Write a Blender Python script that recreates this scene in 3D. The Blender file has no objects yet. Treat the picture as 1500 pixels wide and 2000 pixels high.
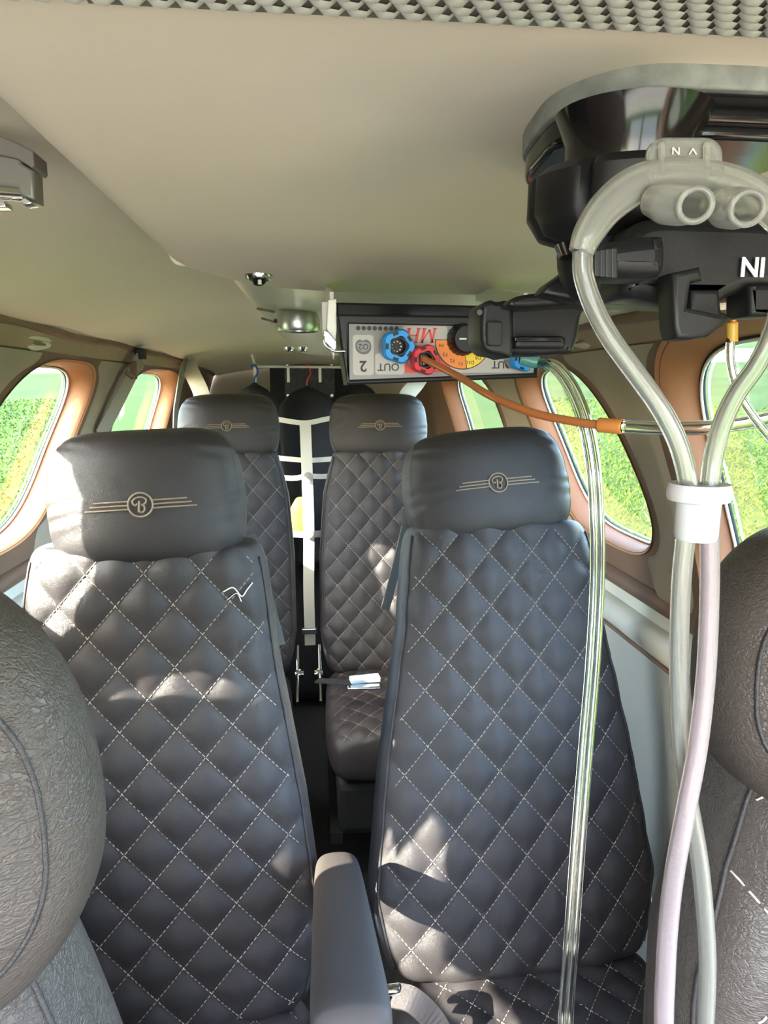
import bpy, bmesh, math, random
import numpy as np
from mathutils import Vector, Matrix

random.seed(4); rng = np.random.default_rng(4)
S = bpy.context.scene
COL = S.collection
R_ = math.radians

# ---------------------------------------------------------------- camera, world, sun, exposure
CAM = np.array([0.0, 0.0, 1.2])
cam_d = bpy.data.cameras.new('camera'); cam = bpy.data.objects.new('camera', cam_d); COL.objects.link(cam)
cam.location = CAM; cam.rotation_euler = (R_(90 - 9.73), 0, R_(-5.63))
cam_d.sensor_fit = 'HORIZONTAL'; cam_d.sensor_width = 36; cam_d.lens = 36 * 1400 / 1500
cam_d.clip_start = 0.01; cam_d.clip_end = 500
S.camera = cam

world = bpy.data.worlds.new('world'); S.world = world; world.use_nodes = True
wt = world.node_tree; wt.nodes.clear()
wo = wt.nodes.new('ShaderNodeOutputWorld'); wb = wt.nodes.new('ShaderNodeBackground')
sk = wt.nodes.new('ShaderNodeTexSky'); sk.sky_type = 'NISHITA'; sk.sun_disc = False
sk.sun_elevation = R_(38); sk.sun_rotation = R_(180 + 65); sk.dust_density = 2.5; sk.air_density = 1.0; sk.ozone_density = 1.0
wt.links.new(sk.outputs[0], wb.inputs[0]); wt.links.new(wb.outputs[0], wo.inputs[0])
wb.inputs[1].default_value = 1.95

SAZ, SEL = R_(64.5), R_(30)
SUNDIR = np.array([-math.sin(SAZ) * math.cos(SEL), -math.cos(SAZ) * math.cos(SEL), math.sin(SEL)])  # towards the sun
sd = bpy.data.lights.new('sun', 'SUN'); sd.energy = 30; sd.angle = R_(0.6); sd.color = (1.0, 0.9, 0.78)
so = bpy.data.objects.new('sun', sd); COL.objects.link(so); so.location = (-6, -3, 6)
so.rotation_euler = Vector(SUNDIR).to_track_quat('Z', 'Y').to_euler()

def area(name, loc, aim, sx, sy, power, color):
    l = bpy.data.lights.new(name, 'AREA'); l.shape = 'RECTANGLE'; l.size = sx; l.size_y = sy; l.energy = power; l.color = color
    o = bpy.data.objects.new(name, l); COL.objects.link(o); o.location = loc
    o.rotation_euler = (Vector(aim) - Vector(loc)).to_track_quat('-Z', 'Y').to_euler(); return o
area('windshield_fill', (0, -1.15, 1.20), (0, 1.2, 1.0), 1.1, .55, 12, (.80, .89, 1.0))  # added fill light, standing in for sky through the windshield
area('glareshield_fill', (0, -.55, .86), (0, .35, 1.32), .95, .35, 3.2, (1.0, .95, .85))  # added fill light aimed up at the headliner, imitating glareshield bounce

S.view_settings.view_transform = 'Standard'; S.view_settings.look = 'None'
S.view_settings.gamma = 1; S.view_settings.use_curve_mapping = False
S.view_settings.exposure = 1.62
S.cycles.max_bounces = 14; S.cycles.transparent_max_bounces = 16; S.cycles.transmission_bounces = 14
S.cycles.caustics_refractive = False; S.cycles.caustics_reflective = False
S.cycles.sample_clamp_indirect = 6

# ---------------------------------------------------------------- helpers: measuring
_ps, _p = R_(5.63), R_(9.73)
_R = np.array([math.cos(_ps), -math.sin(_ps), 0])
_F = np.array([math.sin(_ps) * math.cos(_p), math.cos(_ps) * math.cos(_p), -math.sin(_p)])
_U = np.cross(_R, _F)
def ray(x, y): return (x - 750) / 1400 * _R - (y - 1000) / 1400 * _U + _F
def at(x, y, Y):                       # the point of the cabin seen at photo pixel (x, y), at distance Y aft
    d = ray(x, y); return CAM + d * (Y / d[1])
def atz(x, y, z):
    d = ray(x, y); return CAM + d * ((z - CAM[2]) / d[2])
def atx(x, y, X):
    d = ray(x, y); return CAM + d * (X / d[0])

# ---------------------------------------------------------------- helpers: materials
MATS = {}
def mat(name, color, rough=0.5, metal=0.0, spec=0.5, var=0.0, vscale=8.0, bump=0.0, bscale=60.0, kind='noise',
        trans=0.0, ior=1.45, coat=0.0, sheen=0.0, dist=0.002, emit=0.0, sss=0.0, aniso=None):
    m = bpy.data.materials.new(name); m.use_nodes = True; MATS[name] = m
    nt = m.node_tree; b = nt.nodes['Principled BSDF']
    b.inputs['Base Color'].default_value = (*color, 1); b.inputs['Roughness'].default_value = rough
    b.inputs['Metallic'].default_value = metal; b.inputs['Specular IOR Level'].default_value = spec
    b.inputs['IOR'].default_value = ior; b.inputs['Transmission Weight'].default_value = trans
    b.inputs['Coat Weight'].default_value = coat; b.inputs['Sheen Weight'].default_value = sheen
    if sss: b.inputs['Subsurface Weight'].default_value = sss; b.inputs['Subsurface Scale'].default_value = 0.004
    tc = nt.nodes.new('ShaderNodeTexCoord')
    mp = nt.nodes.new('ShaderNodeMapping'); nt.links.new(tc.outputs['Object'], mp.inputs[0])
    if aniso: mp.inputs['Scale'].default_value = aniso
    if var:
        n = nt.nodes.new('ShaderNodeTexNoise'); n.inputs['Scale'].default_value = vscale; n.inputs['Detail'].default_value = 5
        nt.links.new(mp.outputs[0], n.inputs[0])
        r = nt.nodes.new('ShaderNodeValToRGB')
        r.color_ramp.elements[0].position = .3; r.color_ramp.elements[1].position = .7
        r.color_ramp.elements[0].color = (*[max(0, c * (1 - var)) for c in color], 1)
        r.color_ramp.elements[1].color = (*[min(1, c * (1 + var)) for c in color], 1)
        nt.links.new(n.outputs[0], r.inputs[0]); nt.links.new(r.outputs[0], b.inputs['Base Color'])
    if bump:
        bp = nt.nodes.new('ShaderNodeBump'); bp.inputs['Strength'].default_value = bump; bp.inputs['Distance'].default_value = dist
        if kind == 'leather':
            v = nt.nodes.new('ShaderNodeTexVoronoi'); v.feature = 'DISTANCE_TO_EDGE'; v.inputs['Scale'].default_value = bscale
            n2 = nt.nodes.new('ShaderNodeTexNoise'); n2.inputs['Scale'].default_value = bscale * .4; n2.inputs['Detail'].default_value = 4
            mx = nt.nodes.new('ShaderNodeMixRGB'); mx.blend_type = 'ADD'; mx.inputs[0].default_value = .6
            ad = nt.nodes.new('ShaderNodeVectorMath'); ad.operation = 'MULTIPLY_ADD'; ad.inputs[1].default_value = (.03, .03, .03)
            nt.links.new(mp.outputs[0], n2.inputs[0]); nt.links.new(n2.outputs[1], ad.inputs[0]); nt.links.new(mp.outputs[0], ad.inputs[2])
            nt.links.new(ad.outputs[0], v.inputs[0])
            mr = nt.nodes.new('ShaderNodeMapRange'); mr.inputs[1].default_value = 0; mr.inputs[2].default_value = .25
            nt.links.new(v.outputs[0], mr.inputs[0])
            nt.links.new(mr.outputs[0], mx.inputs[1]); nt.links.new(n2.outputs[0], mx.inputs[2]); nt.links.new(mx.outputs[0], bp.inputs['Height'])
        else:
            n2 = nt.nodes.new('ShaderNodeTexNoise'); n2.inputs['Scale'].default_value = bscale; n2.inputs['Detail'].default_value = 4
            nt.links.new(mp.outputs[0], n2.inputs[0]); nt.links.new(n2.outputs[0], bp.inputs['Height'])
        nt.links.new(bp.outputs[0], b.inputs['Normal'])
    if emit:
        b.inputs['Emission Color'].default_value = (*color, 1); b.inputs['Emission Strength'].default_value = emit
    return m

leather = mat('seat_leather', (.029, .0245, .025), .40, spec=.52, var=.12, vscale=14, bump=.35, bscale=420, kind='leather', dist=.0006)
leather_grain = mat('grained_leather', (.062, .050, .044), .42, spec=.5, var=.15, vscale=10, bump=.38, bscale=210, kind='leather', dist=.0010, aniso=(.55, 1, 1.4))
thread = mat('thread', (.36, .31, .25), .7)
gold = mat('embroidery', (.30, .23, .16), .55, bump=.5, bscale=700)
headliner = mat('headliner_suede', (.79, .71, .60), .75, spec=.25, var=.03, vscale=3, bump=.10, bscale=90, dist=.001, aniso=(1, 3, 1))
headliner2 = mat('vault_headliner', (.72, .67, .56), .6, spec=.4, var=.04, vscale=3, bump=.1, bscale=60, dist=.001)
duct_m = mat('duct_plastic', (.74, .70, .60), .32, spec=.6, var=.03, vscale=4)
brown = mat('brown_trim', (.17, .105, .07), .5, var=.15, vscale=9, bump=.15, bscale=200, dist=.0006)
tan = mat('tan_header', (.34, .25, .17), .5, var=.15, vscale=5, bump=.2, bscale=30, dist=.003)
terra = mat('terracotta_reveal', (.42, .19, .09), .55, var=.06, vscale=7, bump=.15, bscale=200, dist=.0005)
taupe = mat('taupe_pillar', (.32, .28, .22), .6, var=.06, vscale=6, bump=.15, bscale=300, dist=.0005)
cream = mat('cream_panel', (.62, .61, .53), .5, var=.04, vscale=4)
green_grey = mat('side_panel', (.42, .42, .37), .55, var=.05, vscale=4)
plastic = mat('black_plastic', (.008, .008, .009), .42, spec=.35, bump=.15, bscale=900, dist=.0003)
gloss = mat('gloss_black', (.006, .006, .007), .12, spec=.45)
rubber = mat('dark_rubber', (.012, .012, .012), .7)
foam = mat('grey_foam', (.27, .28, .26), .9, var=.2, vscale=120, bump=.5, bscale=500, dist=.0006)
chrome = mat('chrome', (.75, .76, .76), .12, metal=1)
steel = mat('brushed_steel', (.5, .5, .5), .3, metal=1)
white_pl = mat('white_plastic', (.78, .78, .72), .35, sss=.2)
bolo_m = mat('milky_collar', (.50, .50, .52), .3, sss=.4)
strap_m = mat('webbing', (.60, .58, .50), .75, bump=.4, bscale=600, dist=.0006)
belt_d = mat('dark_belt_webbing', (.05, .052, .045), .7, bump=.4, bscale=600, dist=.0006)
strap_d = mat('grey_webbing', (.30, .285, .25), .75, bump=.4, bscale=600, dist=.0006)
cloth = mat('black_cloth', (.008, .008, .010), .85, bump=.4, bscale=60, dist=.004)
carpet = mat('dark_carpet', (.02, .018, .017), .95, bump=.6, bscale=400, dist=.002)
armv = mat('armrest_vinyl', (.055, .044, .040), .62, bump=.25, bscale=900, kind='leather', dist=.0004)
fusel = mat('fuselage_paint', (.75, .75, .75), .3)
bulk_m = mat('bulkhead_vinyl', (.40, .36, .26), .6, var=.05, vscale=4)
grey_lab = mat('label_silver', (.22, .215, .205), .4)
pale_lab = mat('label_pale', (.42, .40, .37), .45)
ink = mat('ink_black', (.012, .012, .014), .5)
dark_grey = mat('dark_grey_ink', (.10, .10, .11), .5)
red_lab = mat('label_red', (.62, .035, .03), .4)
red_pl = mat('red_plastic', (.60, .035, .05), .35)
blue_pl = mat('blue_plastic', (.03, .30, .74), .35)
blue2 = mat('blue_clip', (.02, .10, .50), .4)
orange_lab = mat('label_orange', (.82, .24, .02), .45)
yellow_lab = mat('label_yellow', (.85, .58, .02), .45)
teal_pl = mat('teal_plastic', (.22, .62, .55), .2, trans=.55)
orange_tube = mat('orange_tube', (.80, .27, .08), .15, trans=.55, coat=.3)
orange_slv = mat('orange_sleeve', (.72, .27, .07), .3, trans=.2)
clear = mat('clear_vinyl', (.95, .97, .94), .04, trans=1.0, ior=1.42)
milky = mat('frosted_vinyl', (.94, .95, .90), .16, trans=.88, ior=1.36)
milky2 = mat('cannula_vinyl', (.93, .94, .86), .18, trans=.82, ior=1.36)
pink_v = mat('pink_tinted_vinyl', (.93, .80, .86), .2, trans=.80, ior=1.36)
white_ink = mat('white_ink', (.8, .8, .8), .5)
yellow_cloth = mat('yellow_cloth', (.20, .25, .03), .8)
silver_cloth = mat('pale_blue_plastic', (.45, .62, .78), .3)
glareshield_m = mat('glareshield', (.05, .045, .04), .8)

def grass_mat(name, blade):
    m = bpy.data.materials.new(name); m.use_nodes = True; nt = m.node_tree; b = nt.nodes['Principled BSDF']
    tc = nt.nodes.new('ShaderNodeTexCoord')
    a = nt.nodes.new('ShaderNodeTexNoise'); a.inputs['Scale'].default_value = .7; a.inputs['Detail'].default_value = 6
    c = nt.nodes.new('ShaderNodeTexNoise'); c.inputs['Scale'].default_value = 14; c.inputs['Detail'].default_value = 4
    nt.links.new(tc.outputs['Object'], a.inputs[0]); nt.links.new(tc.outputs['Object'], c.inputs[0])
    mx = nt.nodes.new('ShaderNodeMixRGB'); mx.inputs[0].default_value = .5
    nt.links.new(a.outputs[0], mx.inputs[1]); nt.links.new(c.outputs[0], mx.inputs[2])
    r = nt.nodes.new('ShaderNodeValToRGB'); nt.links.new(mx.outputs[0], r.inputs[0])
    r.color_ramp.elements[0].position = .35; r.color_ramp.elements[0].color = (.026 * blade, .056 * blade, .006 * blade, 1)
    r.color_ramp.elements[1].position = .65; r.color_ramp.elements[1].color = (.068 * blade, .120 * blade, .018 * blade, 1)
    nt.links.new(r.outputs[0], b.inputs['Base Color']); b.inputs['Roughness'].default_value = .7
    b.inputs['Specular IOR Level'].default_value = .05
    return m
grass_m = grass_mat('grass_ground', .50); blade_m = grass_mat('grass_blades', 1.15)

def glass_mat(name, tint, refl, haze):   # thin window pane: a tinted see-through sheet with mirror reflection and a little dust
    m = bpy.data.materials.new(name); m.use_nodes = True; nt = m.node_tree; nt.nodes.clear()
    o = nt.nodes.new('ShaderNodeOutputMaterial'); t = nt.nodes.new('ShaderNodeBsdfTransparent'); t.inputs[0].default_value = (*tint, 1)
    g = nt.nodes.new('ShaderNodeBsdfGlossy'); g.inputs['Roughness'].default_value = .02
    f = nt.nodes.new('ShaderNodeFresnel'); f.inputs[0].default_value = 1.45
    mu = nt.nodes.new('ShaderNodeMath'); mu.operation = 'MULTIPLY'; mu.inputs[1].default_value = refl
    mx = nt.nodes.new('ShaderNodeMixShader'); d = nt.nodes.new('ShaderNodeBsdfDiffuse'); d.inputs[0].default_value = (.8, .85, .85, 1)
    m2 = nt.nodes.new('ShaderNodeMixShader'); m2.inputs[0].default_value = haze
    nt.links.new(f.outputs[0], mu.inputs[0]); nt.links.new(mu.outputs[0], mx.inputs[0])
    nt.links.new(t.outputs[0], mx.inputs[1]); nt.links.new(g.outputs[0], mx.inputs[2])
    nt.links.new(mx.outputs[0], m2.inputs[1]); nt.links.new(d.outputs[0], m2.inputs[2]); nt.links.new(m2.outputs[0], o.inputs[0])
    return m
glass = glass_mat('window_glass', (.93, .96, .93), .6, .004)
glass_hazy = glass_mat('hazy_window_glass', (.58, .63, .62), .8, .02)

# ---------------------------------------------------------------- helpers: meshes
def link(name, me, m, parent=None, smooth=True):
    ob = bpy.data.objects.new(name, me); COL.objects.link(ob)
    if m is not None:
        if not me.materials: me.materials.append(m)
    if parent is not None: ob.parent = parent
    if smooth and len(me.polygons): me.polygons.foreach_set('use_smooth', [True] * len(me.polygons))
    return ob
def mesh(name, v, f, m, parent=None, smooth=True):
    me = bpy.data.meshes.new(name); me.from_pydata([tuple(map(float, p)) for p in v], [], [tuple(int(i) for i in q) for q in f]); me.update()
    return link(name, me, m, parent, smooth)
def nmesh(name, v, quads, m, parent=None, smooth=True):  # fast path for big quad grids
    me = bpy.data.meshes.new(name); v = np.asarray(v, dtype=np.float32); q = np.asarray(quads, dtype=np.int32)
    me.vertices.add(len(v)); me.vertices.foreach_set('co', v.ravel())
    k = q.shape[1]; me.loops.add(q.size); me.loops.foreach_set('vertex_index', q.ravel())
    me.polygons.add(len(q)); me.polygons.foreach_set('loop_start', np.arange(len(q), dtype=np.int32) * k)
    me.update(calc_edges=True); me.validate()
    return link(name, me, m, parent, smooth)
def empty(name, loc=(0, 0, 0), rot=(0, 0, 0)):
    o = bpy.data.objects.new(name, None); COL.objects.link(o); o.location = loc; o.rotation_euler = rot; o.empty_display_size = .05
    return o
def tag(o, label, cat, group=None):
    o['label'] = label; o['category'] = cat
    if group: o['group'] = group
    return o
def struct(o): o['kind'] = 'structure'; return o
def gridfaces(nu, nv, wrap_u=False):
    i = np.arange(nv - 1)[:, None]; j = np.arange(nu if wrap_u else nu - 1)[None, :]
    j2 = (j + 1) % nu
    a = i * nu + j; b = i * nu + j2; c = (i + 1) * nu + j2; d = (i + 1) * nu + j
    return np.stack([a + 0 * b, b, c, d], -1).reshape(-1, 4)

class MB:                                # collects simple solids and links them as one mesh
    def __init__(s): s.bm = bmesh.new()
    def box(s, c, d, rot=None, bev=0.0):
        g = bmesh.ops.create_cube(s.bm, size=1); vs = g['verts']
        M = Matrix.Translation(Vector(tuple(map(float, c)))) @ (rot.to_4x4() if rot is not None else Matrix()) @ Matrix.Diagonal((*[float(t) for t in d], 1))
        bmesh.ops.transform(s.bm, matrix=M, verts=vs)
        if bev:
            es = list({e for v in vs for e in v.link_edges}); bmesh.ops.bevel(s.bm, geom=es, offset=bev, segments=2, profile=.6, affect='EDGES')
        return s
    def bar(s, a, b, w, h=None, bev=0.0):
        a = Vector(tuple(map(float, a))); b = Vector(tuple(map(float, b))); q = (b - a).to_track_quat('X', 'Z').to_matrix()
        return s.box((a + b) / 2, ((b - a).length, w, h or w), q, bev)
    def cyl(s, a, b, r, r2=None, n=20, bev=0.0):
        a = Vector(tuple(map(float, a))); b = Vector(tuple(map(float, b))); q = (b - a).to_track_quat('Z', 'Y').to_matrix().to_4x4()
        g = bmesh.ops.create_cone(s.bm, cap_ends=True, segments=n, radius1=r, radius2=r if r2 is None else r2, depth=(b - a).length)
        bmesh.ops.transform(s.bm, matrix=Matrix.Translation((a + b) / 2) @ q, verts=g['verts'])
        if bev:
            es = [e for e in {e for v in g['verts'] for e in v.link_edges} if len(e.link_faces) == 2 and any(len(f.verts) > 4 for f in e.link_faces)]
            bmesh.ops.bevel(s.bm, geom=es, offset=bev, segments=2, profile=.6, affect='EDGES')
        return s
    def ball(s, c, r, sc=(1, 1, 1)):
        g = bmesh.ops.create_uvsphere(s.bm, u_segments=20, v_segments=12, radius=r)
        bmesh.ops.transform(s.bm, matrix=Matrix.Translation(Vector(tuple(map(float, c)))) @ Matrix.Diagonal((*sc, 1)), verts=g['verts']); return s
    def build(s, name, m, parent=None, smooth=False):
        me = bpy.data.meshes.new(name); bmesh.ops.recalc_face_normals(s.bm, faces=s.bm.faces); s.bm.to_mesh(me); s.bm.free()
        ob = link(name, me, m, parent, False)
        if smooth:
            me.polygons.foreach_set('use_smooth', [True] * len(me.polygons))
            try:
                me.set_sharp_from_angle(angle=R_(35))
            except Exception: pass
        return ob

def spline(P, n=12):                     # Catmull-Rom through the points
    P = [np.array(p, float) for p in P]; P = [2 * P[0] - P[1]] + P + [2 * P[-1] - P[-2]]; out = []
    for i in range(1, len(P) - 2):
        p0, p1, p2, p3 = P[i - 1:i + 3]
        for k in range(n):
            t = k / n
            out.append(.5 * (2 * p1 + (p2 - p0) * t + (2 * p0 - 5 * p1 + 4 * p2 - p3) * t * t + (-p0 + 3 * p1 - 3 * p2 + p3) * t ** 3))
    out.append(P[-2]); return np.array(out)
def tube_vf(P, r, n=12, flat=1.0, up=None, closed=False):
    P = np.asarray(P, float); m = len(P)
    r = np.full(m, r) if np.isscalar(r) else np.interp(np.linspace(0, 1, m), np.linspace(0, 1, len(r)), r)
    T = np.gradient(P, axis=0) if not closed else np.roll(P, -1, 0) - np.roll(P, 1, 0)
    T /= np.linalg.norm(T, axis=1)[:, None] + 1e-12
    N = np.zeros_like(P); a = np.array(up if up is not None else (0.13, 0.2, 1.0)); 
    nrm = a - T[0] * (a @ T[0]); nrm /= np.linalg.norm(nrm)
    for i in range(m):
        if up is not None: nrm = a - T[i] * (a @ T[i])
        else: nrm = nrm - T[i] * (nrm @ T[i])
        nrm = nrm / (np.linalg.norm(nrm) + 1e-12); N[i] = nrm
    B = np.cross(T, N); th = np.linspace(0, 2 * math.pi, n, endpoint=False)
    V = P[:, None, :] + r[:, None, None] * (np.cos(th)[None, :, None] * N[:, None, :] * flat + np.sin(th)[None, :, None] * B[:, None, :])
    V = V.reshape(-1, 3); Fq = gridfaces(n, m, True)
    if closed:
        j = np.arange(n); Fq = np.vstack([Fq, np.stack([(m - 1) * n + j, (m - 1) * n + (j + 1) % n, (j + 1) % n, j], -1)])
    return V, Fq
def tube(name, P, r, m, parent=None, n=12, flat=1.0, up=None, closed=False, hollow=0.0):
    V, Fq = tube_vf(P, r, n, flat, up, closed); faces = [tuple(q) for q in Fq]; V = list(V); mm = len(P)
    if hollow:
        V2, F2 = tube_vf(P, r * hollow if np.isscalar(r) else np.array(r) * hollow, n, flat, up, closed); o = len(V); V += list(V2)
        faces += [tuple(int(i) + o for i in q[::-1]) for q in F2]
        for e, fl in ((0, True), ((mm - 1) * n, False)):
            for j in range(n):
                q = (e + j, e + (j + 1) % n, o + e + (j + 1) % n, o + e + j); faces.append(q[::-1] if fl else q)
    elif not closed:
        faces.append(tuple(range(n))[::-1]); faces.append(tuple((mm - 1) * n + j for j in range(n)))
    return mesh(name, V, faces, m, parent)
def strap(name, P, w, t, m, parent=None, up=(0, -1, 0)):     # flat webbing: width across, thickness along up
    P = np.asarray(P, float); T = np.gradient(P, axis=0); T /= np.linalg.norm(T, axis=1)[:, None]
    N = np.array(up, float)[None, :] - T * (T @ np.array(up, float))[:, None]; N /= np.linalg.norm(N, axis=1)[:, None]
    B = np.cross(T, N)
    V = np.stack([P + B * w / 2 + N * t / 2, P - B * w / 2 + N * t / 2, P - B * w / 2 - N * t / 2, P + B * w / 2 - N * t / 2], 1).reshape(-1, 3)
    f = [tuple(q) for q in gridfaces(4, len(P), True)] + [(3, 2, 1, 0), tuple(4 * (len(P) - 1) + j for j in range(4))]
    return mesh(name, V, f, m, parent, smooth=False)
def lathe(name, prof, m, parent=None, n=32, M=None, mod=None, ring=False):
    if ring: prof = list(prof) + [prof[0]]
    V = []
    for r, z in prof:
        for k in range(n):
            a = 2 * math.pi * k / n; rr = r * (mod(a, z) if mod else 1); V.append(Vector((rr * math.cos(a), rr * math.sin(a), z)))
    if M is not None: V = [M @ v for v in V]
    f = [tuple(q) for q in gridfaces(n, len(prof), True)]
    if prof[0][0] > 1e-5 and not ring: f.append(tuple(range(n))[::-1])
    if prof[-1][0] > 1e-5 and not ring: f.append(tuple((len(prof) - 1) * n + j for j in range(n)))
    ob = mesh(name, V, f, m, parent)
    try: ob.data.set_sharp_from_angle(angle=R_(40))
    except Exception: pass
    return ob
def frame(origin, zdir, xdir=(1, 0, 0)):
    z = Vector(zdir).normalized(); x = Vector(xdir); x = (x - z * x.dot(z)).normalized(); y = z.cross(x)
    M = Matrix((x, y, z)).transposed().to_4x4(); M.translation = Vector(tuple(map(float, origin))); return M
def plate(name, poly, y0, y1, m, parent=None, bev=0.0, M=None, holes=()):   # polygon in the XZ plane, thick along Y from y0 to y1
    cu = bpy.data.curves.new('c', 'CURVE'); cu.dimensions = '2D'; cu.fill_mode = 'BOTH'
    for pl in (poly, *holes):
        sp = cu.splines.new('POLY'); sp.points.add(len(pl) - 1); sp.use_cyclic_u = True
        for q, (a, b) in zip(sp.points, pl): q.co = (float(a), float(b), 0, 1)
    h = abs(y1 - y0) / 2; cu.extrude = max(h - bev, 1e-5); cu.bevel_depth = bev; cu.bevel_resolution = 2; cu.offset = -bev
    o = bpy.data.objects.new('c', cu); COL.objects.link(o)
    dg = bpy.context.evaluated_depsgraph_get(); me = bpy.data.meshes.new_from_object(o.evaluated_get(dg)); bpy.data.objects.remove(o); bpy.data.curves.remove(cu)
    X = Matrix(((1, 0, 0, 0), (0, 0, -1, (y0 + y1) / 2), (0, 1, 0, 0), (0, 0, 0, 1)))
    me.transform((M if M is not None else Matrix()) @ X); me.name = name; me.materials.clear()
    ob = link(name, me, m, parent, True)
    try: me.set_sharp_from_angle(angle=R_(40))
    except Exception: pass
    return ob
def rrect(x0, x1, z0, z1, r, n=6):
    out = []
    for cx, cz, a0 in ((x1 - r, z1 - r, 0), (x0 + r, z1 - r, 90), (x0 + r, z0 + r, 180), (x1 - r, z0 + r, 270)):
        for k in range(n + 1):
            a = R_(a0 + 90 * k / n); out.append((cx + r * math.cos(a), cz + r * math.sin(a)))
    return out
def smoothpoly(pts, n=6):
    P = [np.array(p, float) for p in pts]; m = len(P); out = []
    for i in range(m):
        p0, p1, p2, p3 = P[i - 1], P[i], P[(i + 1) % m], P[(i + 2) % m]
        for k in range(n):
            t = k / n; out.append(tuple(.5 * (2 * p1 + (p2 - p0) * t + (2 * p0 - 5 * p1 + 4 * p2 - p3) * t * t + (-p0 + 3 * p1 - 3 * p2 + p3) * t ** 3)))
    return out
def text(name, body, size, m, parent, M, shear=0.0, depth=.0002, bold=0.0):  # flat lettering, readable from -Y before M
    cu = bpy.data.curves.new('t', 'FONT'); cu.body = body; cu.size = size; cu.align_x = 'CENTER'; cu.align_y = 'CENTER'; cu.extrude = depth; cu.shear = shear; cu.offset = bold
    cu.resolution_u = 3
    o = bpy.data.objects.new('t', cu); COL.objects.link(o); dg = bpy.context.evaluated_depsgraph_get()
    me = bpy.data.meshes.new_from_object(o.evaluated_get(dg)); bpy.data.objects.remove(o); bpy.data.curves.remove(cu)
    X = Matrix(((1, 0, 0, 0), (0, 0, -1, 0), (0, 1, 0, 0), (0, 0, 0, 1)))
    me.transform(M @ X); me.name = name; me.materials.clear()
    return link(name, me, m, parent, False)

# ---------------------------------------------------------------- setting: fuselage shell
def taper(Y): return 1 - .13 * np.clip(np.asarray(Y, float) - 1.9, 0, 2)
def wallx(z, Y=0.0):
    z = np.asarray(z, float)
    return (.55 - .10 * (np.clip(z - .9, 0, 1) / .405) ** 1.8 - .05 * np.clip(.6 - z, 0, 1) / .6) * taper(Y)
#            centre Y, centre z, half length, half height, shear, exponent
WIN = [(1.39, 1.085, .240, .168, .70, 3.2), (2.20, 1.10, .27, .155, .35, 3.6), (.67, .985, .285, .29, .30, 3.6)]
WIN_FRONT = (-.15, 1.04, .33, .20, .3, 3.6)
def win_uv(w, Y, z):
    return (Y - (w[0] + w[4] * (z - w[1]))) / w[2], (z - w[1]) / w[3]
def win_pts(w, n=96, s=1.0):
    th = np.linspace(0, 2 * math.pi, n, endpoint=False); e = 2 / w[5]
    c, d = np.cos(th), np.sin(th); u = np.sign(c) * abs(c) ** e * s; v = np.sign(d) * abs(d) ** e * s
    z = w[1] + v * w[3]; return w[0] + w[4] * (z - w[1]) + u * w[2], z

def build_wall(side, name, hazy):
    sg = -1 if side == 'left' else 1
    Ys = np.arange(-.80, 3.06, .0125); zs = np.concatenate([np.linspace(0, .72, 16), np.arange(.7325, 1.3055, .0124), [1.3055]])
    YY, ZZ = np.meshgrid(Ys, zs); shp = YY.shape; nu = shp[1]
    Yf, Zf = YY.ravel().copy(), ZZ.ravel().copy(); F = gridfaces(nu, shp[0])
    cY, cZ = Yf[F].mean(1), Zf[F].mean(1); keep = np.ones(len(F), bool)
    for w in WIN + ([WIN_FRONT] if side == 'right' else []):
        u, v = win_uv(w, cY, cZ); g = (abs(u) ** w[5] + abs(v) ** w[5]) ** (1 / w[5]); rem = g < 1; keep &= ~rem
        vs = np.intersect1d(np.unique(F[rem]), np.unique(F[~rem]))
        u, v = win_uv(w, Yf[vs], Zf[vs]); g = (abs(u) ** w[5] + abs(v) ** w[5]) ** (1 / w[5]) ; u /= g; v /= g
        Zf[vs] = w[1] + v * w[3]; Yf[vs] = w[0] + w[4] * (Zf[vs] - w[1]) + u * w[2]
    F = F[keep]; cZ = cZ[keep]
    X = sg * wallx(Zf, Yf)
    V = np.stack([X, Yf, Zf], 1); Vo = np.stack([X + sg * .05, Yf, Zf], 1)
    ob = nmesh(name, np.vstack([V, Vo]), np.vstack([F if sg < 0 else F[:, ::-1], F[:, ::-1] + len(V) if sg < 0 else F + len(V)]), None, None)
    for m in (brown, tan, cream, green_grey, fusel): ob.data.materials.append(m)
    idx = np.where(cZ > 1.262, 1, np.where(cZ > .845, 0, np.where(cZ > .785, 2, 3)))
    ob.data.polygons.foreach_set('material_index', np.concatenate([idx, np.full(len(F), 4)]).astype(np.int32)); ob.data.update()
    return struct(ob)

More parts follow.
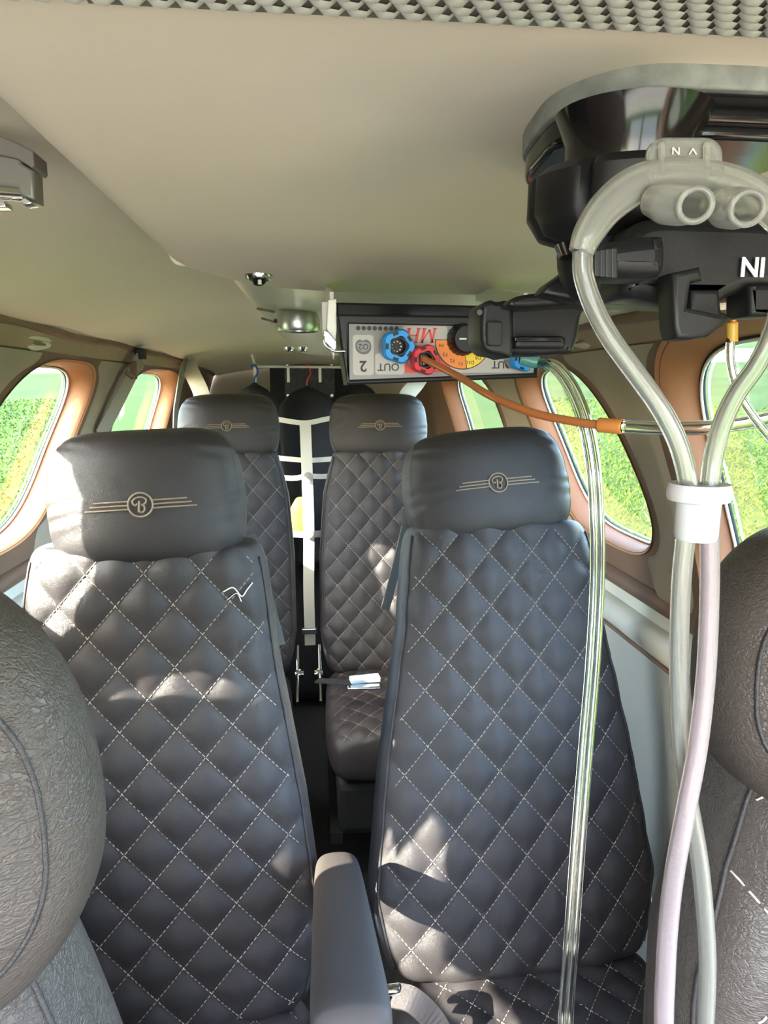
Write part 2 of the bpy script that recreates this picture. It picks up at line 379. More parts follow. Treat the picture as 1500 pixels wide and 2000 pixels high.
wn = 0
def build_window(side, w, hazy):
    global wn; wn += 1; sg = -1 if side == 'left' else 1
    e = struct(empty('window_%d' % wn))
    n = 96; Y0, z0 = win_pts(w, n, 1.02); Y1, z1 = win_pts(w, n, .975); Y2, z2 = win_pts(w, n, .955)
    x0 = sg * (wallx(z0, Y0) - .003); x1 = sg * (wallx(z1, Y1) + .006); x2 = sg * (wallx(z2, Y2) + .056)
    V = np.vstack([np.stack([x0, Y0, z0], 1), np.stack([x1, Y1, z1], 1), np.stack([x2, Y2, z2], 1)])
    mesh('reveal', V, gridfaces(n, 3, True), terra, e)
    ring = np.stack([sg * (wallx(z2, Y2) + .052), Y2, z2], 1)
    tube('seal', ring, .0045, rubber, e, n=8, closed=True)
    Y3, z3 = win_pts(w, n, .94); tube('edge_bead', np.stack([sg * (wallx(z3, Y3) + .047), Y3, z3], 1), .0022, white_pl, e, n=8, closed=True)
    outer = np.stack([sg * (wallx(z2, Y2) + .054), Y2, z2], 1); inner = outer - np.array([sg * .004, 0, 0])
    c = outer.mean(0)[None]; V = np.vstack([outer, c]); f = [(k, (k + 1) % n, n) for k in range(n)]
    mesh('pane', V, f, glass_hazy if hazy else glass, e)
    return e
for side in ('left', 'right'):
    build_wall(side, 'wall_' + side, side == 'left')
for side in ('left', 'right'):
    for w in WIN + ([WIN_FRONT] if side == 'right' else []): build_window(side, w, side == 'left')

# unseen blocker added inside the left front window; edge and cut-outs shape sun patches
SHX = -.485
def blocker_hit(x, y, Y):
    P = at(x, y, Y); t = (SHX - P[0]) / SUNDIR[0]; Q = P + t * SUNDIR; return (Q[1], Q[2])
edge_ = [blocker_hit(*p) for p in ((124, 880, .90), (136, 960, .88), (158, 1080, .88), (200, 1120, .885), (196, 1170, .885), (168, 1260, .885))]
out_ = [(.30, .60), (.30, 1.30)] + [(edge_[0][0] + .015, 1.30)] + edge_ + [(1.02, edge_[-1][1] - .01), (1.02, .60)]
h1_ = [blocker_hit(x - 32, y + (6 if y > 1336 else -2), .862) for x, y in ((235, 1362), (280, 1325), (330, 1305), (380, 1300), (425, 1312), (456, 1334), (440, 1342), (340, 1345), (280, 1353))]
h2_ = [blocker_hit(x + (28 if x > 850 else 0), y, Y) for x, y, Y in ((712, 1700, .935), (722, 1720, .93), (790, 1620, .95), (830, 1690, .945), (862, 1620, .95), (880, 1605, .955), (905, 1640, .95), (906, 1890, .90), (912, 2040, .72), (800, 2040, .72), (740, 1900, .87))]

X_ = Matrix(((0, 1, 0, SHX), (1, 0, 0, 0), (0, 0, 1, 0), (0, 0, 0, 1)))
struct(plate('trim_91', out_, -.001, .001, carpet, M=X_, holes=[h1_, h2_]))

# floor, front cowl below the windshield, aft bulkhead
struct(MB().box((0, 1.15, -.02), (1.3, 3.9, .04)).build('floor', carpet))
fw = MB(); fw.box((0, -.80, .42), (1.10, .03, .84)); struct(fw.build('wall_front', glareshield_m))
struct(MB().box((0, -.62, .80), (1.04, .34, .05), bev=.02).build('trim_1', glareshield_m))
# windshield: two raked panes with a centre post
wsn = struct(empty('window_9'))
v = [(-.55, -1.05, .84), (.55, -1.05, .84), (.44, -.45, 1.31), (-.44, -.45, 1.31)]
mesh('pane', v, [(0, 1, 2, 3)], glass, wsn); MB().bar((0, -1.05, .84), (0, -.45, 1.31), .03).build('centre_post', brown, wsn)
bw = []
nb = 40
for k in range(nb + 1):
    a = math.pi * k / nb; bw.append((.40 * math.cos(a) - .02, 1.06 + .20 * math.sin(a)))
struct(plate('wall_back', [(-.56, 0), (.56, 0), (.56, 1.45), (-.56, 1.45)], 3.055, 3.085, bulk_m))
struct(plate('trim_90', bw + [(-.42, 0.0), (.42, 0.0)], 3.02, 3.05, bulk_m))

# ceiling: vaulted headliner
def vault_z(x, Y):
    x = np.asarray(x, float) / taper(Y); h = .075 * (1 - .5 * np.clip((Y - .6) / 1.6, 0, 1))
    drop = .05 * np.clip((Y - 1.9) / 1.1, 0, 1) ** 2
    q = np.clip(abs(x) / .45, 0, 1)
    return 1.305 + h * (1 - q ** 2.2) - drop
xs = np.linspace(-.452, .452, 61); Ys = np.linspace(-.45, 3.05, 80); XX, YY = np.meshgrid(xs, Ys)
X2 = XX * taper(YY); ZZ = vault_z(X2, YY); n0 = XX.size
V = np.stack([X2.ravel(), YY.ravel(), ZZ.ravel()], 1); V2 = V + [0, 0, .03]
q = gridfaces(61, 80); struct(nmesh('ceiling', np.vstack([V, V2]), np.vstack([q[:, ::-1], q + n0]), headliner2))
mg = MB()
# overhead panel ahead: flat soft panel, rounded edge on its outboard (left) and aft side
def edgeY(x): return .70 + .175 * (1 - np.exp(-np.clip(x + .115, 0, 1) / .055))
nx, ny = 90, 70
x01 = np.linspace(0, 1, nx); y01 = np.linspace(0, 1, ny); A, B = np.meshgrid(x01, y01)
xx = -.128 + .58 * A ** 1.6; yend = edgeY(xx); yy = -.45 + (yend + .45) * (1 - (1 - B) ** 1.8)
dl = np.clip((xx + .128) / .022, 0, 1); da = np.clip((yend - yy) / .022, 0, 1)
rnd = .02 * (1 - np.sqrt(1 - (1 - dl) ** 2)) + .008 * (1 - np.sqrt(1 - (1 - da) ** 2))
zz = 1.309 + .004 * np.sin(yy * 9) * 0 + rnd - .006 * np.clip(.34 - yy, 0, 1) * 0
V = np.stack([xx, yy, zz], -1).reshape(-1, 3); Vt = V.copy(); Vt[:, 2] = 1.362
rim = np.concatenate([np.arange(0, nx * ny, nx)[::-1], ])
q = gridfaces(nx, ny); n0 = len(V); side = []
for k in range(ny - 1): side.append((k * nx, (k + 1) * nx, (k + 1) * nx + n0, k * nx + n0))
for k in range(nx - 1): side.append(((ny - 1) * nx + k, (ny - 1) * nx + k + 1, (ny - 1) * nx + k + 1 + n0, (ny - 1) * nx + k + n0))
struct(nmesh('trim_2', np.vstack([V, Vt]), np.vstack([q[:, ::-1], q + n0, np.array(side)]), headliner))
# piping bead along that edge
bead = [(-.126, y, 1.3245) for y in np.linspace(0.0, .69, 30)] + [(x, edgeY(x) - .001, 1.3145) for x in np.linspace(-.122, .44, 50)]
struct(tube('trim_3', spline(bead, 3), .0026, headliner, n=8))
# overhead air duct aft of the panel
ns, nt_ = 60, 48
V = []
for i in range(ns):
    s = i / (ns - 1); Y = .866 + 1.094 * s
    wl = .105 - .055 * s; cx = .035; hw = (wl + .09) * (1 - .0 * s); cx = hw - wl
    end = math.sqrt(max(0, 1 - max(0, (s - .88) / .12) ** 2)); zb = 1.3135 - .0335 * s ** .8; hgt = .075 * end + .001; hw *= (.45 + .55 * end)
    for k in range(nt_):
        a = -math.pi / 2 + math.pi * k / (nt_ - 1); c, d = math.sin(a), math.cos(a)
        V.append((cx + hw * math.copysign(abs(c) ** .55, c), Y, zb + .075 - hgt * abs(d) ** .35))
struct(nmesh('trim_4', V, gridfaces(nt_, ns)[:, ::-1], duct_m))

# piping where the side walls meet the headliner (wavy, as the leather is pulled)
tn = 5
for sg in (-1, 1):
    P = [(sg * (.452 + .003 * math.sin(y * 17)) * float(taper(y)), y, float(vault_z(.45 * float(taper(y)), y)) - .004 + .003 * math.sin(y * 11 + 1) * (1 if y > .8 else .3)) for y in np.linspace(-.45, 2.95, 90)]
    struct(tube('trim_%d' % tn, P, .008, brown, n=8)); tn += 1
# pillar panels between the windows, taupe with rounded lower ends
def pillar(sg, wa, wb, zlo, zhi, gap, m, name, th=.006):
    nz, ny = 40, 10; V = []
    for i in range(nz):
        t = i / (nz - 1); z = zlo + (zhi - zlo) * t
        def edge(w, s):
            v = np.clip((z - w[1]) / w[3], -1, 1); e = (1 - abs(v) ** w[5]) ** (1 / w[5]); e = max(e, .55)
            return w[0] + w[4] * (z - w[1]) + s * e * w[2]
        a = edge(wa, 1) + gap; b = edge(wb, -1) - gap
        r = .03; k = max(0, 1 - (z - zlo) / r); ins = .04 * (1 - math.sqrt(max(0, 1 - k * k))); a += ins; b -= ins
        if b < a + .006: b = a + .006
        for j in range(ny):
            s = j / (ny - 1); y = a + (b - a) * s; bulge = th * (1 - abs(2 * s - 1) ** 6)
            V.append((sg * (float(wallx(z, y)) - bulge - (0.002 if 0 < j < ny - 1 else -.004)), y, z))
    ob = nmesh(name, V, gridfaces(ny, nz), m); return struct(ob)
for sg in (-1, 1):
    pillar(sg, WIN[2], WIN[0], .865, 1.262, .030, taupe, 'trim_%d' % tn); tn += 1
    pillar(sg, WIN[0], WIN[1], .865, 1.262, .030, taupe, 'trim_%d' % tn); tn += 1
# belt-line ledges: padded cream ledge with dark seam below
for sg in (-1, 1):
    P = [(sg * (float(wallx(.80, y)) - .004), y, .80 - .01 * max(0, .9 - y)) for y in np.linspace(.97, 2.9, 30)]
    struct(tube('trim_%d' % tn, P, .024, cream, n=14, flat=1.0)); tn += 1
    P = [(sg * (float(wallx(.77, y)) - .004), y, .766) for y in np.linspace(.97, 2.9, 30)]
    struct(tube('trim_%d' % tn, P, .0045, brown, n=8)); tn += 1
    P = [(sg * (float(wallx(.85, y)) + .002), y, .862) for y in np.linspace(.97, 2.9, 30)]
    struct(tube('trim_%d' % tn, P, .016, brown, n=12)); tn += 1

# ---------------------------------------------------------------- outside: airfield grass and taxiway
TG = math.tan(R_(6)); G0 = -.80
def gz(y): return G0 + TG * np.asarray(y, float)
gx = np.linspace(-90, 90, 37); gy = np.linspace(-60, 160, 45); A, B = np.meshgrid(gx, gy)
struct(nmesh('ground', np.stack([A.ravel(), B.ravel(), gz(B.ravel())], 1), gridfaces(37, 45), grass_m))
path_m = mat('pale_gravel', (.22, .20, .17), .9, var=.12, vscale=3, bump=.3, bscale=8, dist=.02)
pth = [(-60, 13.5, 3.0), (-20, 21.0, 3.2), (0, 25.5, 3.6), (20, 30.5, 8.5), (60, 42, 14)]
V = []; 
for x, y, w in pth: V += [(x, y, gz(y) + .03), (x, y + w, gz(y + w) + .03), (x, y + w, gz(y + w) - .1), (x, y, gz(y) - .1)]
f = []
for i in range(len(pth) - 1):
    a, b = 4 * i, 4 * i + 4
    for j in range(4): f.append((a + j, b + j, b + (j + 1) % 4, a + (j + 1) % 4))
f += [(0, 1, 2, 3), tuple(4 * (len(pth) - 1) + j for j in (3, 2, 1, 0))]
pv = mesh('taxiway', V, f, path_m, None, False); struct(pv)
# blades
NB = 170000
side = np.where(rng.random(NB) < .5, -1, 1); rr = rng.random(NB) ** 1.6
ang = rng.uniform(.28, 1.35, NB); dist = 1.0 + 17 * rr
bx = side * dist * np.sin(ang) ; by = dist * np.cos(ang)
ok = (abs(bx) > .75); bx, by = bx[ok], by[ok]; NB = len(bx)
h = rng.uniform(.018, .045, NB); wd = .0030 * (1 + .30 * dist[ok]); th = rng.uniform(0, 2 * np.pi, NB)
bz = gz(by); lean = rng.normal(0, .9, (NB, 2)) * h[:, None]
dx, dy = np.cos(th) * wd, np.sin(th) * wd
P0 = np.stack([bx - dx, by - dy, bz], 1); P1 = np.stack([bx + dx, by + dy, bz], 1); P2 = np.stack([bx + lean[:, 0], by + lean[:, 1], bz + h], 1)
V = np.stack([P0, P1, P2], 1).reshape(-1, 3); gr = nmesh('grass', V, np.arange(NB * 3).reshape(-1, 3), blade_m, None, False)
gr['kind'] = 'stuff'; tag(gr, 'short sunlit green grass of the airfield outside the cabin windows', 'grass')

# ---------------------------------------------------------------- padded leather shapes
def endf(t, m): return (np.clip(1 - np.abs(2 * t - 1) ** m, 1e-9, 1)) ** (1 / m)
class Pad:
    """closed cushion: x = width, z = 0..L along its length, front faces -y"""
    def __init__(s, L, prof, b, n=3.4, m=9, amp=0.0, dx=.069, dz=.080, ph=(0, 0), bow=0.0, nb=2.6, wr=0.0, puff=0.0):
        s.L, s.prof, s.b, s.n, s.m, s.amp, s.dx, s.dz, s.ph, s.bow, s.nb, s.wr, s.puff = L, prof, b, n, m, amp, dx, dz, ph, bow, nb, wr, puff
    def a(s, z): return np.interp(z, [p[0] for p in s.prof], [p[1] for p in s.prof])
    def e(s, z): return endf(np.clip(np.asarray(z, float) / s.L, 0, 1), s.m)
    def quilt(s, x, z):
        if not s.amp: return 0 * x
        u = (x + s.ph[0]) / s.dx; v = (z + s.ph[1]) / s.dz
        A = abs(np.sin(np.pi * (u + v))); B = abs(np.sin(np.pi * (u - v)))
        return s.amp * (np.clip(A * B, 0, 1) ** .68)
    def front(s, x, z):
        a = s.a(z) * (.35 + .65 * s.e(z)); b = s.b * s.e(z); q = np.clip(abs(x) / a, 0, 1)
        k = (1 - q ** s.n); base = np.clip(k, 0, 1) ** (1 / s.n)
        w = np.clip(base * 1.5 - .25, 0, 1)
        y = -b * base - s.quilt(x, z) * w - s.puff * (1 - q ** 2) * s.e(z)
        if s.wr: y = y + s.wr * np.sin(x * 70 + 9 * np.sin(z * 40)) * np.clip(q * 2 - 1, 0, 1)
        return y + s.bow * ((z / s.L) * 2 - 1) ** 2
    def build(s, name, m, parent, nr=150, nv=170):
        dth = np.linspace(0, 2 * np.pi, 4001); e = 2 / s.n
        X = np.sign(np.cos(dth)) * abs(np.cos(dth)) ** e; Y = np.sign(np.sin(dth)) * abs(np.sin(dth)) ** e
        ar = s.a(s.L * .5); ln = np.r_[0, np.cumsum(np.hypot(np.diff(X * ar), np.diff(Y) * s.b * np.where(Y[1:] < 0, 1, .35)))]
        ln = ln / ln[-1]; t = np.linspace(0, 1, nr, endpoint=False); xx = np.interp(t, ln, X); yy = np.interp(t, ln, Y)
        tt = .5 - .5 * np.cos(np.linspace(0, np.pi, nv)); tt = .35 * tt + .65 * np.linspace(0, 1, nv); tt[0] = 1e-5; tt[-1] = 1 - 1e-5
        V = []
        for u in tt:
            z = u * s.L; ez = s.e(z); a = s.a(z) * (.35 + .65 * ez); x = xx * a
            yf = s.front(x, z); yb = yy * s.b * ez + s.bow * (u * 2 - 1) ** 2
            y = np.where(yy < 0, yf, yb); V.append(np.stack([x, y, np.full(nr, z)], 1))
        V = np.vstack(V); f = gridfaces(nr, nv, True)
        c0, c1 = len(V), len(V) + 1; V = np.vstack([V, [[0, s.bow, 0]], [[0, s.bow, s.L]]])
        j = np.arange(nr); caps = [(int((k + 1) % nr), int(k), c0, c0) for k in j] + [((nv - 1) * nr + int(k), (nv - 1) * nr + int((k + 1) % nr), c1, c1) for k in j]
        me = bpy.data.meshes.new(name); faces = [tuple(q) for q in f.tolist()] + [(a, b, c) for a, b, c, d in caps]
        me.from_pydata(V.tolist(), [], faces); me.update()
        return link(name, me, m, parent)
    def stitches(s, parent, x_lim=.86, step=.0072, dash=.0050, w=.0011, z0=None, z1=None, name='stitching'):
        V = []; F = []
        zlo = s.L * .03 if z0 is None else z0; zhi = s.L * .975 if z1 is None else z1
        amax = max(p[1] for p in s.prof)
        kmax = int((amax + abs(s.ph[0])) / s.dx + (s.L + abs(s.ph[1])) / s.dz) + 3
        for fam in (1, -1):
            for k in range(-kmax, kmax + 1):
                dirv = np.array([s.dx, -fam * s.dz]); Ln = np.hypot(*dirv)  # along the line
                zs_ = np.arange(zlo, zhi, step * s.dz / Ln)
                xs_ = s.dx * (k - fam * (zs_ + s.ph[1]) / s.dz) - s.ph[0]
                lim = s.a(zs_) * (.35 + .65 * s.e(zs_)) * x_lim; ok = abs(xs_) < lim
                for x, z in zip(xs_[ok], zs_[ok]):
                    d = np.array([-fam * s.dx, s.dz]) / Ln * dash / 2
                    p0 = np.array([x - d[0], z - d[1]]); p1 = np.array([x + d[0], z + d[1]]); pm = (p0 + p1) / 2
                    q = [(p0, 0), (pm, .0010), (p1, 0)]
                    nrm = np.array([d[1], -d[0]]) / np.hypot(*d) * w / 2
                    b0 = len(V)
                    for (p, o) in q:
                        y = float(s.front(np.array(p[0]), np.array(p[1]))) - .0010 - o * .6
                        V.append((p[0] + nrm[0], y + .0006, p[1] + nrm[1])); V.append((p[0], y - .0003, p[1])); V.append((p[0] - nrm[0], y + .0006, p[1] - nrm[1]))
                    for r in (0, 3):
                        F += [(b0 + r, b0 + r + 1, b0 + r + 4, b0 + r + 3), (b0 + r + 1, b0 + r + 2, b0 + r + 5, b0 + r + 4)]
        ob = mesh(name, V, F, thread, parent); ob['kind'] = 'stuff'; return ob
    def piping(s, side, r, m, parent, f=.985, z0=.02, z1=.98, name='piping'):
        z = np.linspace(s.L * z0, s.L * z1, 60); x = side * s.a(z) * (.35 + .65 * s.e(z)) * f
        P = np.stack([x, s.front(x, z) - r * .3, z], 1); return tube(name, P, r, m, parent, n=8)

def emblem(pad, cz, sc, parent):
    """winged round badge embroidered on a headrest pad: ring, monogram, three stepped lines on each side"""
    VV = []; FF = []
    def add(pts, r, closed=False):
        P = np.array([(x, float(pad.front(np.array(x), np.array(z))) - .0008, z) for x, z in pts]); V, Fq = tube_vf(P, r, 8, 1.0, None, closed)
        o = sum(len(v) for v in VV); VV.append(V); FF.extend([tuple(int(i) + o for i in q) for q in Fq])
    R = .0145 * sc; th = np.linspace(0, 2 * np.pi, 40, endpoint=False)
    add([(R * math.cos(a), cz + R * math.sin(a)) for a in th], .0012 * sc, True)
    for sg in (-1, 1):
        for k, (dz, x1) in enumerate(((.0048, .055), (0, .060), (-.0048, .066))):
            x0 = math.sqrt(R * R - dz * dz); add([(sg * (x0 * sc / sc + (x1 * sc - x0) * t), cz + dz * sc) for t in np.linspace(0, 1, 14)], .00105 * sc)
    u = R * .9
    def s2(pts): return [(p[0], p[1]) for p in spline([(a * u, cz + b * u, 0) for a, b in pts], 6)]
    add(s2([(-.62, .05), (-.70, .38), (-.35, .66), (.15, .70), (.52, .48), (.45, .12), (.12, -.02), (.30, -.12), (.34, -.48), (.10, -.72), (-.02, -.62)]), .0011 * sc)
    add(s2([(-.62, .05), (-.40, -.02), (-.30, .16)]), .0011 * sc)
    add(s2([(-.08, .36), (-.12, -.1), (-.18, -.58), (-.02, -.62)]), .0014 * sc)
    return mesh('embroidered_emblem', np.vstack(VV), FF, gold, parent)

def build_seat(loc, rot, hr_roll, back, hw, quilt, emb, cushion=True, hinge=True, cw=.215):
    """back: (length, profile, thickness);  hw: headrest (half width, height, thickness, z offset)"""
    root = empty('cabin_seat', loc, (0, 0, rot[2]))
    br = empty('backrest', (0, 0, 0), (rot[0], rot[1], 0)); br.parent = root
    pd = Pad(back[0], back[1], back[2], n=3.6, m=14, amp=quilt[2], dx=quilt[0], dz=quilt[1], ph=quilt[3], puff=.012)
    pd.build('back_cushion', leather, br, 200, 240); pd.stitches(br, .90)
    for sg in (-1, 1): pd.piping(sg, .0022, leather, br, .955, .03, .97)
    hp = Pad(hw[1], [(0, hw[0] * 1.0), (hw[1] * .5, hw[0] * 1.02), (hw[1], hw[0] * .97)], hw[2], n=3.3, m=3.4, puff=.014, wr=.0012)
    h = empty('headrest', (hw[4], -.012, hw[3]), (R_(-3), hr_roll, 0)); h.parent = root
    h.matrix_parent_inverse = Matrix.Identity(4)
    # the headrest sits in the frame of the backrest
    Mb = Matrix.Rotation(rot[1], 4, 'Y') @ Matrix.Rotation(rot[0], 4, 'X')
    Mb = br.rotation_euler.to_matrix().to_4x4()
    Mh = Mb @ Matrix.Translation((hw[4], -.012, hw[3])) @ Matrix.Rotation(hr_roll, 4, 'Y') @ Matrix.Rotation(R_(-3), 4, 'X')
    h.location = Mh.to_translation(); h.rotation_euler = Mh.to_euler()
    hp.build('headrest_cushion', leather, h, 140, 110); emblem(hp, hw[1] * .47, emb[0], h)
    for sg in (-1, 1):
        z = np.linspace(hw[1] * .10, hw[1] * .90, 40); x = sg * hp.a(z) * (.35 + .65 * hp.e(z)) * .94
        tube('side_seam', np.stack([x, hp.front(x, z) + .002, z], 1), .0016, leather, h, n=6)
    if cushion:
        cp = Pad(.46, [(0, cw * .96), (.3, cw), (.46, cw * .94)], .062, n=4.5, m=7, amp=.006, dx=.062, dz=.072, puff=.012)
        c = empty('seat_cushion', (0, .02, -.005), (R_(90 - 4), 0, math.pi)); c.parent = root
        # pad z axis -> forward (-Y), pad front (-y) -> up
        Mc = Matrix(((-1, 0, 0, 0), (0, 0, -1, .02), (0, -1, 0, -.055), (0, 0, 0, 1)))
        c.location = Mc.to_translation(); c.rotation_euler = Mc.to_euler()
        cp.build('cushion_cover', leather, c, 150, 130); cp.stitches(c, .88)
        MB().box((0, -.21, -.19), (cw * 1.7, .40, .14), bev=.02).build('seat_pedestal', rubber, root)
        for sg in (-1, 1):
            MB().box((sg * .15, -.20, -.265), (.03, .42, .03)).build('seat_rail', rubber, root)
    if hinge:
        for sg in (-1, 1):
            g = MB(); hx = cw + .002; g.cyl((sg * hx, -.015, .0), (sg * (hx + .018), -.015, .0), .014, bev=.002); g.cyl((sg * (hx + .018), -.015, 0), (sg * (hx + .024), -.015, 0), .009)
            g.bar((sg * (hx + .008), -.02, -.01), (sg * (hx + .008), .03, .07), .008, .020, .002); g.bar((sg * (hx + .008), -.02, 0), (sg * (hx + .008), -.13, -.04), .008, .018, .002)
            g.build('recline_hinge', chrome, root, True)
    return root, br, pd, h, hp

TOP = .155
prof_mid = [(0, .200), (.12, .222), (.30, .200), (.50, .165), (.66, .148)]
# middle row, left of picture
sL, brL, pdL, hL, hpL = build_seat(at(404, 1962, .893) + [-.056, 0, 0], (R_(-5), R_(.5), R_(3)), R_(-3.2), (.655, prof_mid, .052),
    (.121, .180, .052, .620, .006), (.069, .080, .006, (.0, .018)), (1.0,))
tag(sL, 'nearer quilted dark leather cabin seat with sunlit left shoulder, beside the padded armrest', 'seat', 'dark quilted cabin seats')
sR, brR, pdR, hR, hpR = build_seat(at(1008, 1870, .93), (R_(-16), R_(.3), R_(3)), R_(-5.0), (.66, prof_mid, .052),
    (.132, .182, .052, .626, -.004), (.069, .080, .006, (.030, .030)), (1.0,))
tag(sR, 'reclined quilted dark leather cabin seat, sun patch low on its back, under orange tube', 'seat', 'dark quilted cabin seats')
prof_rear = [(0, .160), (.12, .180), (.35, .178), (.52, .165), (.62, .142)]
def rear(px, py, label, rollh, ph):
    p = at(px, py, 2.0)
    r, *_ = build_seat((p[0] + .006, p[1], .385), (R_(-9), 0, 0), rollh, (.645, prof_rear, .050), (.141, .188, .05, .620, 0), (.066, .076, .006, ph), (.96,), hinge=True, cw=.172)
    return tag(r, label, 'seat', 'dark quilted cabin seats')
sRL = rear(452, 1250, 'rear row quilted leather seat half hidden behind the nearer seat with sunlit shoulder', R_(-1.5), (0, 0))
sRR = rear(742, 1250, 'rear row quilted leather seat with winged emblem beside the white cargo net strap', R_(-.5), (.03, .01))

# small frayed thread under the nearer headrest
fz = .600
fp = lambda x, z: (x, float(pdL.front(np.array(x), np.array(z))) - .003, z)
tube('loose_thread', spline([fp(.095, fz - .005), fp(.108, fz), fp(.118, fz - .012), fp(.125, fz - .004), fp(.132, fz + .004)], 5), .0009, white_pl, brL, n=6)
tube('loose_thread', spline([fp(.100, fz - .016), fp(.112, fz - .008), fp(.118, fz - .020)], 5), .0009, steel, brL, n=6)
# armrest of the nearer middle seat (raised pad pointing forward)
arm = Pad(.46, [(0, .030), (.1, .032), (.46, .034)], .026, n=4, m=9, puff=.004)
Pa = at(658, 1700, .89); Pb = at(690, 2040, .50)
Ma = frame(Pa, Vector(tuple(Pb - Pa)), (-1, 0, 0))
arm.L = float(np.linalg.norm(Pb - Pa)); arm.prof = [(0, .030), (.1, .032), (arm.L, .036)]
ao = arm.build('armrest_pad', armv, None, 60, 60)
ao.data.transform(Ma); ao.parent = sL; ao.matrix_parent_inverse = Matrix.Identity(4); ao.data.transform(sL.rotation_euler.to_matrix().to_4x4().inverted() @ Matrix.Translation(-sL.location)); ao['label'] = 'padded dark armrest'
MB().bar(Vector(tuple(Pa)) - sL.location + Vector((0, .0, -.03)), Vector((.235, .0, -.02)), .03, .02, .004).build('armrest_bracket', plastic, sL)

# ---------------------------------------------------------------- front seats close to the camera
def front_seat(cx, Y, ztop, half_w, hh, th, yaw, roll, label, wide, stitch, drop, prof=((0, .90), (.3, 1), (.6, .98), (1, .84))):
    root = empty('front_seat', (cx, Y, .40), (0, 0, yaw))
    zt = ztop - .40
    h = empty('headrest', (0, 0, zt - hh), (R_(-8), roll, 0)); h.parent = root
    tz = np.linspace(0, 1, 24); pw = np.array([np.polyval(np.polyfit([p[0] for p in prof], [p[1] for p in prof], 3), t) for t in tz])
    hp = Pad(hh, [(t * hh, half_w * w) for t, w in zip(tz, pw)], th, n=3.0, m=3.6, puff=.012)
    hp.build('headrest_cushion', leather_grain, h, 130, 110)
    th_ = np.linspace(0, 2 * np.pi, 120, endpoint=False); c_, s_ = np.cos(th_), np.sin(th_)
    z = hh * (.5 + .44 * np.sign(s_) * abs(s_) ** .6); x = hp.a(z) * (.35 + .65 * hp.e(z)) * .93 * np.sign(c_) * abs(c_) ** .6
    tube('seam', np.stack([x, hp.front(x, z) + .0001, z], 1), .0013, leather, h, n=8, closed=True)
    L = zt - hh + drop
    bp = Pad(L, [(0, wide), (L * .4, wide * 1.02), (L * .75, wide * .96), (L, wide * .70)], .058, n=3.6, m=8, amp=.006 if stitch else 0, dx=.085, dz=.11, ph=(.050, .02), puff=.014)
    br = empty('backrest', (0, -.005, 0), (R_(-6), 0, 0)); br.parent = root
    bp.build('back_cushion', leather_grain, br, 130, 150)
    for sg in (-1, 1): bp.piping(sg, .0016, leather, br, .975, .05, .97)
    if stitch: bp.stitches(br, .955, .0085, .0062, .0015)
    MB().box((0, -.22, -.05), (.30, .44, .12), bev=.04).build('seat_cushion', leather_grain, root, True)
    return tag(root, label, 'seat', 'front seats beside the camera')
fL = front_seat(-.250, .285, 1.135, .145, .200, .055, R_(0), R_(3), 'plain grained leather front seat filling the lower left corner', .160, False, .03, ((0, .86), (.2, 1.0), (.4, 1.03), (.7, .95), (1, .74)))
fR = front_seat(.368, .345, 1.138, .150, .165, .052, R_(0), R_(-4), 'grained leather front seat with pale stitched back, at the lower right behind the milky tubes', .155, True, .03)

# ---------------------------------------------------------------- rear cabin: net, belts, rod, hung clothes
def pxp(pts, Y=None): return [at(x, y, Y if len(r) == 0 else r[0]) for x, y, *r in pts]
net = empty('cargo_net', tuple(at(602, 1250, 2.35)))
nl = net.location.copy()
def loc_(P, e=nl): return np.array([np.array(p) - np.array(e) for p in P])
strap('vertical_strap', loc_(spline(pxp([(596, 824), (600, 930), (603, 1040), (603, 1150), (606, 1260)], 2.33), 8)), .036, .003, strap_m, net)
for pts in ([(500, 812), (548, 820), (596, 826), (640, 818), (700, 808)], [(500, 890), (560, 896), (600, 899), (650, 896), (700, 888)], [(500, 925), (566, 934), (600, 930), (640, 930), (700, 918)]):
    strap('cross_strap', loc_(spline(pxp(pts, 2.345), 8)), .016, .003, strap_m, net)
strap('lower_cross_strap', loc_(spline(pxp([(560, 1042), (604, 1044), (650, 1040)], 2.345), 8)), .022, .003, strap_d, net)
for y in (932, 1042):
    p = at(602, y, 2.322) - np.array(nl); MB().cyl(p, p + np.array([0, -.006, 0]), .017, bev=.002).build('strap_buckle', strap_d, net, True)
p = at(592, 1210, 2.33) - np.array(nl)
MB().box(at(604, 1232, 2.33) - np.array(nl), (.05, .02, .02), bev=.003).build('floor_anchor', steel, net)
tag(net, 'off-white webbing cargo net strung between the two rear seats', 'cargo net')

